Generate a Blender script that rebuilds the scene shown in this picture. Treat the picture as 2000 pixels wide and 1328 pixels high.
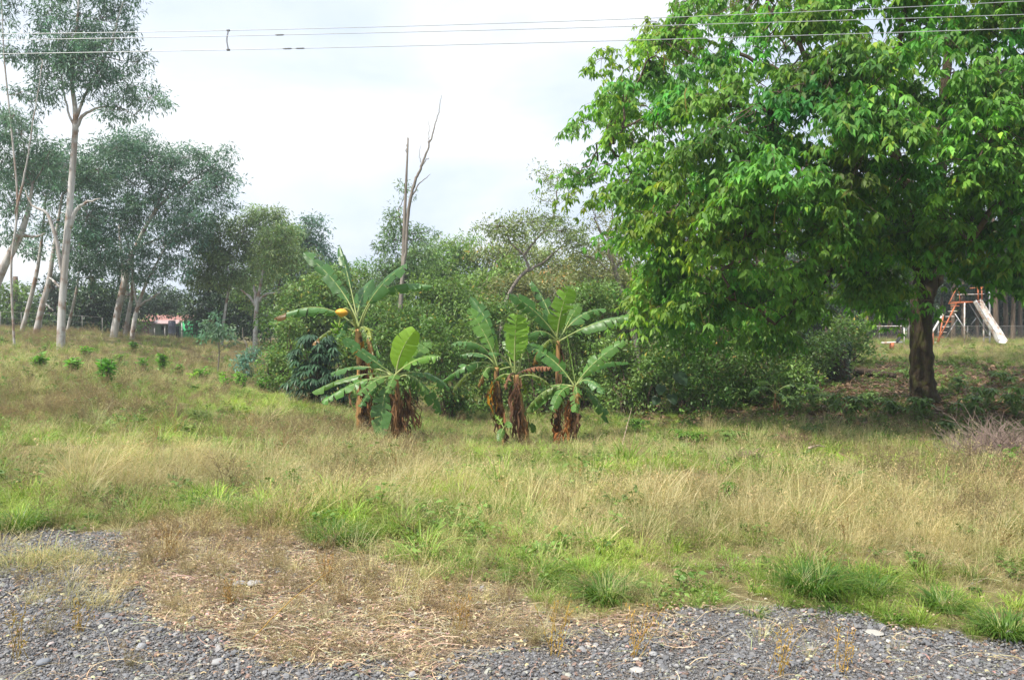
import bpy, math, random
import numpy as np
from mathutils import Vector, Matrix

for o in list(bpy.data.objects):
    bpy.data.objects.remove(o)
SC = bpy.context.scene
COL = SC.collection
rng = np.random.default_rng(7)
R = math.radians

# ------------------------------------------------------------------ camera
FPX = 1532.0                      # focal length in photo pixels (photo 2000 x 1328)
EYE = 1.6
PITCH = math.atan(24.0 / FPX)     # horizon a little above the middle
cam_d = bpy.data.cameras.new('camera')
cam_d.sensor_width = 36.0
cam_d.lens = FPX / 2000.0 * 36.0
cam_d.clip_start = 0.05
cam_d.clip_end = 3000.0
cam = bpy.data.objects.new('camera', cam_d)
cam.location = (0, 0, EYE)
cam.rotation_euler = (R(90) - PITCH, 0, 0)
COL.objects.link(cam)
SC.camera = cam

# ------------------------------------------------------------------ sky, sun, exposure
SUN_DIR = Vector((-0.42, -0.36, 0.84)).normalized()     # towards the sun
SUN_EL = math.asin(SUN_DIR.z)
SUN_AZ = math.atan2(SUN_DIR.x, SUN_DIR.y)
w = bpy.data.worlds.new('World')
SC.world = w
w.use_nodes = True
wn = w.node_tree.nodes
wl = w.node_tree.links
wn.clear()
w_out = wn.new('ShaderNodeOutputWorld')
w_bg = wn.new('ShaderNodeBackground')
w_bg.inputs['Strength'].default_value = 0.1
w_sky = wn.new('ShaderNodeTexSky')
w_sky.sky_type = 'NISHITA'
w_sky.sun_disc = False
w_sky.sun_elevation = SUN_EL
w_sky.sun_rotation = SUN_AZ
w_sky.air_density = 1.2
w_sky.dust_density = 2.5
w_sky.ozone_density = 1.2
w_tc = wn.new('ShaderNodeTexCoord')
w_map = wn.new('ShaderNodeMapping')
w_map.inputs['Scale'].default_value = (1.0, 1.0, 2.6)
w_map.inputs['Location'].default_value = (0.33, 0.1, 0.2)
w_ns = wn.new('ShaderNodeTexNoise')
w_ns.inputs['Scale'].default_value = 2.1
w_ns.inputs['Detail'].default_value = 6.0
w_ns.inputs['Roughness'].default_value = 0.48
w_ns.inputs['Distortion'].default_value = 0.25
w_rmp = wn.new('ShaderNodeValToRGB')
w_rmp.color_ramp.elements[0].position = 0.43
w_rmp.color_ramp.elements[0].color = (6.6, 7.5, 9.0, 1)    # thin veil, pale blue white
w_rmp.color_ramp.elements[1].position = 0.66
w_rmp.color_ramp.elements[1].color = (10.3, 10.4, 10.5, 1)  # bright cloud
w_mix = wn.new('ShaderNodeMix')
w_mix.data_type = 'RGBA'
w_mix.inputs[0].default_value = 0.86
wl.new(w_tc.outputs['Generated'], w_map.inputs['Vector'])
wl.new(w_map.outputs['Vector'], w_ns.inputs['Vector'])
wl.new(w_ns.outputs['Fac'], w_rmp.inputs['Fac'])
wl.new(w_sky.outputs['Color'], w_mix.inputs[6])
wl.new(w_rmp.outputs['Color'], w_mix.inputs[7])
wl.new(w_mix.outputs[2], w_bg.inputs['Color'])
wl.new(w_bg.outputs['Background'], w_out.inputs['Surface'])

sun_d = bpy.data.lights.new('sun', 'SUN')
sun_d.energy = 5.0
sun_d.angle = R(0.6)
sun_d.color = (1.0, 0.94, 0.84)
sun = bpy.data.objects.new('sun', sun_d)
sun.rotation_euler = (-SUN_DIR).to_track_quat('-Z', 'Y').to_euler()
sun.location = (-20, -12, 34)
COL.objects.link(sun)

SC.render.engine = 'CYCLES'
SC.cycles.max_bounces = 6
SC.cycles.volume_bounces = 0
SC.cycles.use_adaptive_sampling = True
SC.cycles.adaptive_threshold = 0.02
SC.cycles.diffuse_bounces = 3
SC.cycles.glossy_bounces = 2
SC.cycles.transmission_bounces = 4
SC.cycles.transparent_max_bounces = 8
SC.cycles.use_denoising = True
SC.cycles.caustics_reflective = False
SC.cycles.caustics_refractive = False
SC.view_settings.view_transform = 'Standard'
SC.view_settings.look = 'None'
SC.view_settings.gamma = 1.0
SC.view_settings.use_curve_mapping = False
SC.view_settings.exposure = 0.42

# ------------------------------------------------------------------ small maths
CP, SP = math.cos(PITCH), math.sin(PITCH)

def ray(px, py):
    """World direction through a photo pixel, scaled so that its forward part is 1."""
    x = (px - 1000.0) / FPX
    z = -(py - 664.0) / FPX
    d = np.array([x, CP + z * SP, -SP + z * CP])
    return d / d[1]

def P(px, py, Y):
    return np.array([0, 0, EYE]) + ray(px, py) * Y

def to_px(pts):
    """World points (n,3) -> photo pixels."""
    q = np.asarray(pts, float) - np.array([0, 0, EYE])
    f = q[:, 1] * CP - q[:, 2] * SP
    u = q[:, 1] * SP + q[:, 2] * CP
    f = np.maximum(f, 0.05)
    return 1000 + q[:, 0] / f * FPX, 664 - u / f * FPX

def vnoise(x, y, seed=0):
    """Smooth value noise 0..1 on arrays."""
    xi = np.floor(x).astype(np.int64); yi = np.floor(y).astype(np.int64)
    xf = x - xi; yf = y - yi
    def h(a, b):
        n = (a * 374761393 + b * 668265263 + seed * 974634777) & 0x7fffffff
        n = ((n ^ (n >> 13)) * 1274126177) & 0x7fffffff
        return ((n ^ (n >> 16)) & 0xffff) / 65535.0
    u = xf * xf * (3 - 2 * xf); v = yf * yf * (3 - 2 * yf)
    a = h(xi, yi) * (1 - u) + h(xi + 1, yi) * u
    b = h(xi, yi + 1) * (1 - u) + h(xi + 1, yi + 1) * u
    return a * (1 - v) + b * v

def fbm(x, y, seed=0, oct=3):
    s = 0; a = 0.5; t = 0
    for i in range(oct):
        s = s + a * vnoise(x * 2 ** i, y * 2 ** i, seed + i); t += a; a *= 0.5
    return s / t

def in_poly(x, y, poly):
    x = np.asarray(x); y = np.asarray(y)
    c = np.zeros(x.shape, bool)
    n = len(poly)
    for i in range(n):
        x0, y0 = poly[i]; x1, y1 = poly[(i + 1) % n]
        m = ((y0 > y) != (y1 > y)) & (x < (x1 - x0) * (y - y0) / ((y1 - y0) or 1e-9) + x0)
        c ^= m
    return c

def poly_dist(x, y, poly):
    d = np.full(np.asarray(x).shape, 1e9)
    n = len(poly)
    for i in range(n):
        x0, y0 = poly[i]; x1, y1 = poly[(i + 1) % n]
        dx, dy = x1 - x0, y1 - y0
        t = np.clip(((x - x0) * dx + (y - y0) * dy) / (dx * dx + dy * dy + 1e-9), 0, 1)
        d = np.minimum(d, np.hypot(x - x0 - t * dx, y - y0 - t * dy))
    return d

def unit(v):
    v = np.asarray(v, float)
    return v / (np.linalg.norm(v, axis=-1, keepdims=True) + 1e-12)

def frames(d, n):
    """Rotation matrices (N,3,3), columns side / along / normal."""
    d = unit(d)
    s = np.cross(d, n)
    bad = np.linalg.norm(s, axis=1) < 1e-4
    s[bad] = np.cross(d[bad], np.array([1.0, 0.1, 0.2]))
    s = unit(s)
    m = np.cross(s, d)
    return np.stack([s, d, m], axis=2)

def rand_unit(n):
    return unit(rng.normal(size=(n, 3)))

def catmull(pts, n):
    pts = np.asarray(pts, float)
    if len(pts) < 3:
        t = np.linspace(0, 1, n)[:, None]
        return pts[0] * (1 - t) + pts[-1] * t
    p = np.vstack([2 * pts[0] - pts[1], pts, 2 * pts[-1] - pts[-2]])
    out = []
    m = len(pts) - 1
    for t in np.linspace(0, m, n):
        i = min(int(t), m - 1); f = t - i
        a, b, c, d = p[i], p[i + 1], p[i + 2], p[i + 3]
        out.append(0.5 * ((2 * b) + (c - a) * f + (2 * a - 5 * b + 4 * c - d) * f * f + (3 * b - a - 3 * c + d) * f ** 3))
    return np.array(out)

# ------------------------------------------------------------------ mesh builder
class MB:
    def __init__(s):
        s.v = []; s.f3 = []; s.f4 = []; s.t = []; s.uv = []; s.n = 0
    def add(s, v, f, tint=(1, 1, 1), uv=None):
        v = np.asarray(v, float)
        f = np.asarray(f, int)
        k = len(v)
        s.v.append(v)
        t = np.asarray(tint, float)
        s.t.append(np.broadcast_to(t, (k, 3)) if t.ndim == 1 else t)
        s.uv.append(np.zeros((k, 2)) if uv is None else np.asarray(uv, float))
        if f.size:
            (s.f3 if f.shape[1] == 3 else s.f4).append(f + s.n)
        s.n += k
    def stamp(s, tv, tfs, pos, rot, tint):
        """Copies of a template (tv) at pos with matrices rot (scale included) and a tint each."""
        N = len(pos); k = len(tv)
        v = np.einsum('nij,kj->nki', rot, tv) + pos[:, None, :]
        base = s.n
        s.v.append(v.reshape(-1, 3))
        s.t.append(np.repeat(np.asarray(tint, float), k, axis=0))
        s.uv.append(np.zeros((N * k, 2)))
        off = (np.arange(N) * k)[:, None, None]
        for tf in tfs:
            tf = np.asarray(tf, int)
            f = (tf[None] + off).reshape(-1, tf.shape[1]) + base
            (s.f3 if tf.shape[1] == 3 else s.f4).append(f)
        s.n += N * k
    def tube(s, pts, rad, sides=6, tint=(1, 1, 1), cap=True, wob=0.0):
        pts = np.asarray(pts, float); n = len(pts)
        rad = np.broadcast_to(np.asarray(rad, float), (n,))
        tg = unit(np.gradient(pts, axis=0))
        ref = np.array([0, 0, 1.0]) if abs(tg[:, 2]).mean() < 0.8 else np.array([0.0, 1.0, 0])
        a = unit(np.cross(tg, ref)); b = np.cross(tg, a)
        th = np.linspace(0, 2 * np.pi, sides, endpoint=False)
        rr = rad[:, None] * (1 + (wob * rng.normal(size=(n, sides)) if wob else 0))
        v = pts[:, None, :] + rr[..., None] * (np.cos(th)[None, :, None] * a[:, None, :] + np.sin(th)[None, :, None] * b[:, None, :])
        v = v.reshape(-1, 3)
        i = np.arange(n - 1)[:, None] * sides; j = np.arange(sides)[None]; j2 = (j + 1) % sides
        f = np.stack([i + j, i + j2, i + sides + j2, i + sides + j], -1).reshape(-1, 4)
        s.add(v, f, tint)
        if cap:
            m = s.n
            s.add(np.vstack([pts[:1], pts[-1:]]), np.zeros((0, 3), int), tint)
            b0 = m - n * sides; b1 = m - sides
            jj = np.arange(sides); jn = (jj + 1) % sides
            s.f3.append(np.stack([np.full(sides, m), b0 + jn, b0 + jj], -1))
            s.f3.append(np.stack([np.full(sides, m + 1), b1 + jj, b1 + jn], -1))
    def box(s, c, size, rot=None, tint=(1, 1, 1)):
        h = np.asarray(size, float) / 2
        v = np.array([[x, y, z] for x in (-1, 1) for y in (-1, 1) for z in (-1, 1)], float) * h
        if rot is not None:
            v = v @ np.asarray(rot).T
        f = [[0, 1, 3, 2], [4, 6, 7, 5], [0, 4, 5, 1], [2, 3, 7, 6], [0, 2, 6, 4], [1, 5, 7, 3]]
        s.add(v + np.asarray(c, float), f, tint)
    def mesh(s, name, mat, smooth=True):
        V = np.vstack(s.v); T = np.vstack(s.t); U = np.vstack(s.uv)
        f3 = np.vstack(s.f3) if s.f3 else np.zeros((0, 3), int)
        f4 = np.vstack(s.f4) if s.f4 else np.zeros((0, 4), int)
        me = bpy.data.meshes.new(name)
        me.vertices.add(len(V)); me.vertices.foreach_set('co', V.astype(np.float32).ravel())
        L = np.concatenate([f3.ravel(), f4.ravel()])
        me.loops.add(len(L)); me.loops.foreach_set('vertex_index', L.astype(np.int32))
        tot = np.concatenate([np.full(len(f3), 3), np.full(len(f4), 4)]).astype(np.int32)
        st = np.concatenate([[0], np.cumsum(tot)[:-1]]).astype(np.int32)
        me.polygons.add(len(tot))
        me.polygons.foreach_set('loop_start', st)
        me.polygons.foreach_set('loop_total', tot)
        if smooth:
            me.polygons.foreach_set('use_smooth', np.ones(len(tot), bool))
        at = me.attributes.new('tint', 'FLOAT_COLOR', 'POINT')
        at.data.foreach_set('color', np.hstack([T, np.ones((len(T), 1))]).astype(np.float32).ravel())
        if np.any(U):
            ul = me.uv_layers.new(name='UVMap')
            ul.data.foreach_set('uv', U[L].astype(np.float32).ravel())
        me.update(calc_edges=True)
        me.materials.append(mat)
        return me
    def build(s, name, mat, parent=None, smooth=True):
        o = bpy.data.objects.new(name, s.mesh(name, mat, smooth))
        COL.objects.link(o)
        if parent is not None:
            o.parent = parent
            o.matrix_parent_inverse = Matrix.Translation(parent.location).inverted()
        return o

def thing(name, label, cat, loc, group=None):
    o = bpy.data.objects.new(name, None)
    o.empty_display_size = 0.2
    o.location = tuple(float(a) for a in loc)
    COL.objects.link(o)
    o['label'] = label; o['category'] = cat
    if group: o['group'] = group
    return o

def tag(o, label=None, cat=None, group=None, kind=None):
    if label: o['label'] = label
    if cat: o['category'] = cat
    if group: o['group'] = group
    if kind: o['kind'] = kind
    return o

# ------------------------------------------------------------------ materials
def nmat(name):
    m = bpy.data.materials.new(name); m.use_nodes = True
    nt = m.node_tree; nt.nodes.clear()
    return m, nt.nodes, nt.links

def leaf_mat(name, color, trans=0.35, rough=0.45, inst=False, tcol=None, spec=0.35, vein=False):
    m, N, L = nmat(name)
    out = N.new('ShaderNodeOutputMaterial')
    at = N.new('ShaderNodeAttribute'); at.attribute_name = 'tint'
    mul = N.new('ShaderNodeMix'); mul.data_type = 'RGBA'; mul.blend_type = 'MULTIPLY'
    mul.inputs[0].default_value = 1.0
    mul.inputs[6].default_value = (*color, 1)
    L.new(at.outputs['Color'], mul.inputs[7])
    colr = mul.outputs[2]
    if inst:
        ai = N.new('ShaderNodeAttribute'); ai.attribute_type = 'INSTANCER'; ai.attribute_name = 'itint'
        m2 = N.new('ShaderNodeMix'); m2.data_type = 'RGBA'; m2.blend_type = 'MULTIPLY'; m2.inputs[0].default_value = 1.0
        L.new(colr, m2.inputs[6]); L.new(ai.outputs['Color'], m2.inputs[7])
        colr = m2.outputs[2]
    if vein:
        uv = N.new('ShaderNodeUVMap')
        wv = N.new('ShaderNodeTexWave'); wv.wave_type = 'BANDS'; wv.bands_direction = 'X'
        wv.inputs['Scale'].default_value = 9.0; wv.inputs['Distortion'].default_value = 1.2
        wv.inputs['Detail'].default_value = 2.0
        L.new(uv.outputs['UV'], wv.inputs['Vector'])
        m3 = N.new('ShaderNodeMix'); m3.data_type = 'RGBA'; m3.blend_type = 'MULTIPLY'
        mr = N.new('ShaderNodeMapRange'); mr.inputs['To Min'].default_value = 0.78; mr.inputs['To Max'].default_value = 1.12
        L.new(wv.outputs['Fac'], mr.inputs['Value'])
        m3.inputs[0].default_value = 1.0
        L.new(colr, m3.inputs[6]); L.new(mr.outputs['Result'], m3.inputs[7])
        colr = m3.outputs[2]
    pb = N.new('ShaderNodeBsdfPrincipled')
    pb.inputs['Roughness'].default_value = rough
    pb.inputs['Specular IOR Level'].default_value = spec
    L.new(colr, pb.inputs['Base Color'])
    tr = N.new('ShaderNodeBsdfTranslucent')
    hs = N.new('ShaderNodeMix'); hs.data_type = 'RGBA'; hs.blend_type = 'MULTIPLY'; hs.inputs[0].default_value = 1.0
    tc = tcol or (1.25, 1.35, 0.55)
    hs.inputs[7].default_value = (*tc, 1)
    L.new(colr, hs.inputs[6]); L.new(hs.outputs[2], tr.inputs['Color'])
    mx = N.new('ShaderNodeMixShader'); mx.inputs[0].default_value = trans
    L.new(pb.outputs[0], mx.inputs[1]); L.new(tr.outputs[0], mx.inputs[2])
    L.new(mx.outputs[0], out.inputs['Surface'])
    return m

def bark_mat(name, c1, c2, scale=6.0, rough=0.85, bump=0.4, stretch=0.25, c3=None, c3_scale=2.0, c3_lo=0.55, c3_hi=0.65):
    m, N, L = nmat(name)
    out = N.new('ShaderNodeOutputMaterial'); pb = N.new('ShaderNodeBsdfPrincipled')
    pb.inputs['Roughness'].default_value = rough; pb.inputs['Specular IOR Level'].default_value = 0.2
    tc = N.new('ShaderNodeTexCoord'); mp = N.new('ShaderNodeMapping')
    mp.inputs['Scale'].default_value = (1, 1, stretch)
    ns = N.new('ShaderNodeTexNoise'); ns.inputs['Scale'].default_value = scale; ns.inputs['Detail'].default_value = 6
    ns.inputs['Roughness'].default_value = 0.65
    L.new(tc.outputs['Object'], mp.inputs['Vector']); L.new(mp.outputs['Vector'], ns.inputs['Vector'])
    rp = N.new('ShaderNodeValToRGB')
    rp.color_ramp.elements[0].position = 0.35; rp.color_ramp.elements[0].color = (*c1, 1)
    rp.color_ramp.elements[1].position = 0.65; rp.color_ramp.elements[1].color = (*c2, 1)
    L.new(ns.outputs['Fac'], rp.inputs['Fac'])
    colr = rp.outputs['Color']
    if c3:
        n2 = N.new('ShaderNodeTexNoise'); n2.inputs['Scale'].default_value = c3_scale; n2.inputs['Detail'].default_value = 4
        L.new(tc.outputs['Object'], n2.inputs['Vector'])
        r2 = N.new('ShaderNodeValToRGB'); r2.color_ramp.elements[0].position = c3_lo; r2.color_ramp.elements[1].position = c3_hi
        L.new(n2.outputs['Fac'], r2.inputs['Fac'])
        mm = N.new('ShaderNodeMix'); mm.data_type = 'RGBA'
        L.new(r2.outputs['Color'], mm.inputs[0]); L.new(colr, mm.inputs[6]); mm.inputs[7].default_value = (*c3, 1)
        colr = mm.outputs[2]
    at = N.new('ShaderNodeAttribute'); at.attribute_name = 'tint'
    mu = N.new('ShaderNodeMix'); mu.data_type = 'RGBA'; mu.blend_type = 'MULTIPLY'; mu.inputs[0].default_value = 1.0
    L.new(colr, mu.inputs[6]); L.new(at.outputs['Color'], mu.inputs[7])
    L.new(mu.outputs[2], pb.inputs['Base Color'])
    bp = N.new('ShaderNodeBump'); bp.inputs['Strength'].default_value = bump; bp.inputs['Distance'].default_value = 0.03
    L.new(ns.outputs['Fac'], bp.inputs['Height']); L.new(bp.outputs['Normal'], pb.inputs['Normal'])
    L.new(pb.outputs[0], out.inputs['Surface'])
    return m

MAT = {}
MAT['euc_leaf'] = leaf_mat('eucalyptus_leaf', (0.130, 0.225, 0.170), 0.38, 0.45, tcol=(1.1, 1.25, 0.75))
MAT['leaf_pale'] = leaf_mat('pale_leaf', (0.23, 0.31, 0.15), 0.32, 0.5)
MAT['leaf_mid'] = leaf_mat('mid_green_leaf', (0.150, 0.250, 0.064), 0.32, 0.42)
MAT['leaf_dark'] = leaf_mat('dark_green_leaf', (0.038, 0.072, 0.034), 0.25, 0.4)
MAT['leaf_olive'] = leaf_mat('olive_leaf', (0.215, 0.24, 0.10), 0.30, 0.5)
MAT['leaf_big'] = leaf_mat('broad_tree_leaf', (0.165, 0.320, 0.050), 0.46, 0.5, tcol=(1.25, 1.35, 0.45), spec=0.25)
MAT['leaf_bright'] = leaf_mat('bright_leaf', (0.13, 0.25, 0.04), 0.38, 0.38)
MAT['banana_leaf'] = leaf_mat('banana_leaf', (0.115, 0.23, 0.058), 0.36, 0.38, tcol=(1.5, 1.5, 0.4), spec=0.4, vein=True)
MAT['dead_leaf'] = leaf_mat('dead_banana_leaf', (0.25, 0.165, 0.10), 0.2, 0.8, tcol=(1.1, 0.9, 0.6), spec=0.1, vein=True)
MAT['grass'] = leaf_mat('grass_blade', (1, 1, 1), 0.34, 0.5, inst=True, tcol=(1.1, 1.1, 0.75), spec=0.3)
MAT['tuft'] = leaf_mat('tuft_blade', (0.10, 0.19, 0.035), 0.36, 0.42, tcol=(1.3, 1.3, 0.55), spec=0.4)
MAT['straw'] = leaf_mat('dry_straw', (0.42, 0.31, 0.16), 0.2, 0.7, tcol=(1, 0.95, 0.8), spec=0.15)
MAT['brush'] = leaf_mat('dead_brush', (0.28, 0.24, 0.205), 0.1, 0.85, tcol=(1, 0.95, 0.9), spec=0.1)
MAT['euc_bark'] = bark_mat('eucalyptus_bark', (0.30, 0.265, 0.235), (0.58, 0.57, 0.56), 4.5, 0.85, 0.3, 0.10, (0.25, 0.17, 0.125), 2.2, 0.50, 0.64)
MAT['bark_brown'] = bark_mat('brown_bark', (0.09, 0.065, 0.045), (0.20, 0.15, 0.11), 9.0, 0.9, 0.6, 0.2)
MAT['bark_grey'] = bark_mat('grey_bark', (0.15, 0.125, 0.105), (0.30, 0.265, 0.235), 8.0, 0.9, 0.5, 0.2)
MAT['bark_moss'] = bark_mat('mossy_bark', (0.022, 0.016, 0.011), (0.075, 0.054, 0.034), 16.0, 0.95, 1.0, 0.16, (0.058, 0.055, 0.018), 7.0, 0.48, 0.62)
MAT['bark_twig'] = bark_mat('twig_bark', (0.07, 0.05, 0.036), (0.16, 0.115, 0.085), 12.0, 0.9, 0.2, 0.5)
MAT['banana_stem'] = bark_mat('banana_stem', (0.14, 0.08, 0.04), (0.52, 0.30, 0.11), 5.0, 0.6, 0.5, 0.12, (0.07, 0.04, 0.025), 5.0, 0.50, 0.62)
MAT['petiole'] = bark_mat('banana_petiole', (0.22, 0.29, 0.09), (0.36, 0.40, 0.16), 4.0, 0.45, 0.1, 0.2)

def plain(name, color, rough=0.6, metal=0.0, noise=0.15, scale=6.0, dirt=None):
    m, N, L = nmat(name)
    out = N.new('ShaderNodeOutputMaterial'); pb = N.new('ShaderNodeBsdfPrincipled')
    pb.inputs['Roughness'].default_value = rough; pb.inputs['Metallic'].default_value = metal
    tc = N.new('ShaderNodeTexCoord'); ns = N.new('ShaderNodeTexNoise')
    ns.inputs['Scale'].default_value = scale; ns.inputs['Detail'].default_value = 6; ns.inputs['Roughness'].default_value = 0.7
    L.new(tc.outputs['Object'], ns.inputs['Vector'])
    rp = N.new('ShaderNodeValToRGB')
    d = dirt or tuple(c * (1 - noise * 2) for c in color)
    rp.color_ramp.elements[0].position = 0.38; rp.color_ramp.elements[0].color = (*d, 1)
    rp.color_ramp.elements[1].position = 0.56; rp.color_ramp.elements[1].color = (*color, 1)
    L.new(ns.outputs['Fac'], rp.inputs['Fac']); L.new(rp.outputs['Color'], pb.inputs['Base Color'])
    L.new(pb.outputs[0], out.inputs['Surface'])
    return m

# ------------------------------------------------------------------ terrain
_ctl = []
def ctl(px, py, Y): _ctl.append(tuple(P(px, py, Y)))
for X in (-9, -4.5, 0, 4.5, 9):
    for Y in (-6, -1, 3, 5):
        _ctl.append((X, Y, 0.0))
for X in (-2.5, 0.5, 3.0, 6.0):
    _ctl.append((X, 8.0, 0.0))
for X in (-1.2, 0.8, 2.6):
    _ctl.append((X, 11.0, -0.22)); _ctl.append((X * 1.15, 13.2, -0.52))
for a in [(0, 880, 10), (0, 755, 17), (0, 645, 38), (-300, 640, 36), (-300, 780, 14), (118, 684, 30), (240, 660, 40), (205, 748, 18),
          (435, 762, 22), (520, 772, 24), (640, 806, 21), (706, 852, 17), (300, 800, 14.5), (500, 812, 15), (600, 868, 12.5),
          (773, 866, 15.6), (1000, 874, 16.4), (1120, 876, 16.4), (900, 830, 22), (1000, 812, 25), (1150, 832, 21), (1300, 800, 23),
          (1300, 866, 13.5), (1400, 852, 14), (1650, 872, 13), (1805, 786, 20), (1650, 792, 21), (1500, 796, 21.5),
          (1900, 715, 28), (1900, 672, 38), (1750, 676, 38), (1600, 700, 34), (2000, 905, 12), (2300, 800, 18), (2300, 690, 34),
          (2000, 715, 28), (420, 690, 36), (1000, 720, 38), (700, 720, 38), (1300, 710, 38)]:
    ctl(*a)
for px, z, Y in [(320, 0.6, 70), (450, 0.2, 66), (200, 0.9, 60), (0, 1.4, 60), (1700, 0.75, 48), (1900, 0.75, 48), (2100, 0.75, 48), (1300, 0.3, 60), (900, 0.0, 60), (600, 0.0, 60)]:
    p = P(px, 640, Y); _ctl.append((p[0], p[1], z))
for a in range(0, 360, 20):
    _ctl.append((110 * math.cos(R(a)), 30 + 110 * math.sin(R(a)), 0.5))
_C = np.array(_ctl); _C2 = _C[:, :2] / 20.0
def _phi(d2): return 0.5 * d2 * np.log(d2 + 1e-12)
_n = len(_C)
_K = _phi(((_C2[:, None] - _C2[None]) ** 2).sum(-1)) + np.eye(_n) * 0.002
_A = np.zeros((_n + 3, _n + 3)); _A[:_n, :_n] = _K; _A[:_n, _n] = 1; _A[:_n, _n + 1:] = _C2; _A[_n, :_n] = 1; _A[_n + 1:, :_n] = _C2.T
_W = np.linalg.solve(_A, np.concatenate([_C[:, 2], np.zeros(3)]))

def H(x, y):
    x = np.asarray(x, float); y = np.asarray(y, float)
    sh = x.shape; q = np.stack([x.ravel(), y.ravel()], 1) / 20.0
    out = np.empty(len(q))
    for i in range(0, len(q), 20000):
        b = q[i:i + 20000]
        out[i:i + 20000] = _phi(((b[:, None] - _C2[None]) ** 2).sum(-1)) @ _W[:_n] + _W[_n] + b @ _W[_n + 1:]
    r = np.hypot(q[:, 0] * 20, q[:, 1] * 20 - 30)
    k = np.clip((r - 80) / 28, 0, 1); k = k * k * (3 - 2 * k)
    out = out * (1 - k) + 0.5 * k
    X, Y = q[:, 0] * 20, q[:, 1] * 20
    amp = np.clip((Y - 5.0) / 5.0, 0.15, 1)
    out += amp * ((fbm(X * 0.55 + 40, Y * 0.55 + 11, 3) - 0.5) * 0.16 + (fbm(X * 1.9, Y * 1.9, 9) - 0.5) * 0.07)
    return out.reshape(sh)

def hz(x, y): return float(H(np.array([x]), np.array([y]))[0])

def ground_at(px, py, ymin=2.0, ymax=90.0):
    d = ray(px, py)
    Ys = np.concatenate([np.linspace(ymin, 30, 500), np.linspace(30.1, ymax, 300)])
    g = H(d[0] * Ys, Ys) - (EYE + d[2] * Ys)
    i = np.argmax(g > 0)
    if g[i] <= 0:
        i = len(Ys) - 1
    Y = Ys[i]
    return np.array([d[0] * Y, Y, hz(d[0] * Y, Y)])

def foot(px, Y):
    x = (px - 1000.0) / FPX * Y
    return np.array([x, Y, hz(x, Y)])

# ------------------------------------------------------------------ ground
def flat(px, py):
    d = ray(px, py); t = -EYE / d[2]
    return (d[0] * t, t)

GRAVEL = [flat(*a) for a in [(-500, 1040), (110, 1040), (200, 1058), (245, 1120), (215, 1195), (330, 1250), (520, 1283), (900, 1285), (1010, 1250), (1180, 1203), (1400, 1196), (1650, 1192), (1770, 1212), (2000, 1268), (2500, 1380), (2600, 2400), (-600, 2400)]]
GRAVEL = GRAVEL[:15] + [(9.0, 1.6), (9.0, -6), (-9.0, -6), (-9.0, 4.0)] + GRAVEL[:0]
LITTER = [flat(*a) for a in [(190, 1060), (250, 1020), (430, 1005), (640, 1068), (900, 1165), (1250, 1186), (1400, 1215), (1150, 1268), (900, 1310), (500, 1310), (240, 1240)]]

def zones(x, y):
    """gravel and straw-litter cover (0..1) at world points, with ragged edges."""
    jx = (fbm(x * 2.3 + 5, y * 2.3, 21) - 0.5) * 0.7 + (fbm(x * 9, y * 9, 5) - 0.5) * 0.25
    jy = (fbm(x * 2.3, y * 2.3 + 9, 31) - 0.5) * 0.7 + (fbm(x * 9, y * 9, 6) - 0.5) * 0.25
    g = in_poly(x + jx, y + jy, GRAVEL)
    l = in_poly(x + jx, y + jy, LITTER)
    return g, l

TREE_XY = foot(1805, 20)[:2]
def mould_shade(x, y):
    """0..1: how much of the floor is bare leaf mould below the broad tree, reaching farther back to paint in shade."""
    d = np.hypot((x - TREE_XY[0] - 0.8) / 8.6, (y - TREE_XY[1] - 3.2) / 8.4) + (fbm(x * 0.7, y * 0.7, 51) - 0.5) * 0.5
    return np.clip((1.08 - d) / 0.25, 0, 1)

def axis(lo, hi, fine_lo, fine_hi, step, grow=1.16):
    a = list(np.arange(fine_lo, fine_hi + 1e-6, step))
    s = step; x = a[-1]
    while x < hi:
        s *= grow; x += s; a.append(x)
    s = step; x = a[0]; b = []
    while x > lo:
        s *= grow; x -= s; b.append(x)
    return np.array(b[::-1] + a)

gx = axis(-300, 300, -15, 15, 0.18)
gy = axis(-120, 330, 2, 25, 0.17)
GX, GY = np.meshgrid(gx, gy)
GZ = H(GX, GY)
gq, lq = zones(GX, GY)
sq = mould_shade(GX, GY)
gt = np.empty(GX.shape + (3,))
nz = fbm(GX * 0.8, GY * 0.8, 71)[..., None]
gt[:] = np.array([0.16, 0.135, 0.065]) * (0.75 + 0.5 * nz)
gt = gt * (1 - sq[..., None]) + np.array([0.105, 0.070, 0.045]) * sq[..., None]  # leaf mould brown; its rear stretch stands in for the tree's shade
gt[lq] = (0.30, 0.24, 0.18)
gt[gq] = (0.145, 0.145, 0.15)
mb = MB()
ny, nx = GX.shape
idx = np.arange(ny * nx).reshape(ny, nx)
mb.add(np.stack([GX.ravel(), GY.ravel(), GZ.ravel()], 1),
       np.stack([idx[:-1, :-1], idx[:-1, 1:], idx[1:, 1:], idx[1:, :-1]], -1).reshape(-1, 4), gt.reshape(-1, 3))

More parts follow.
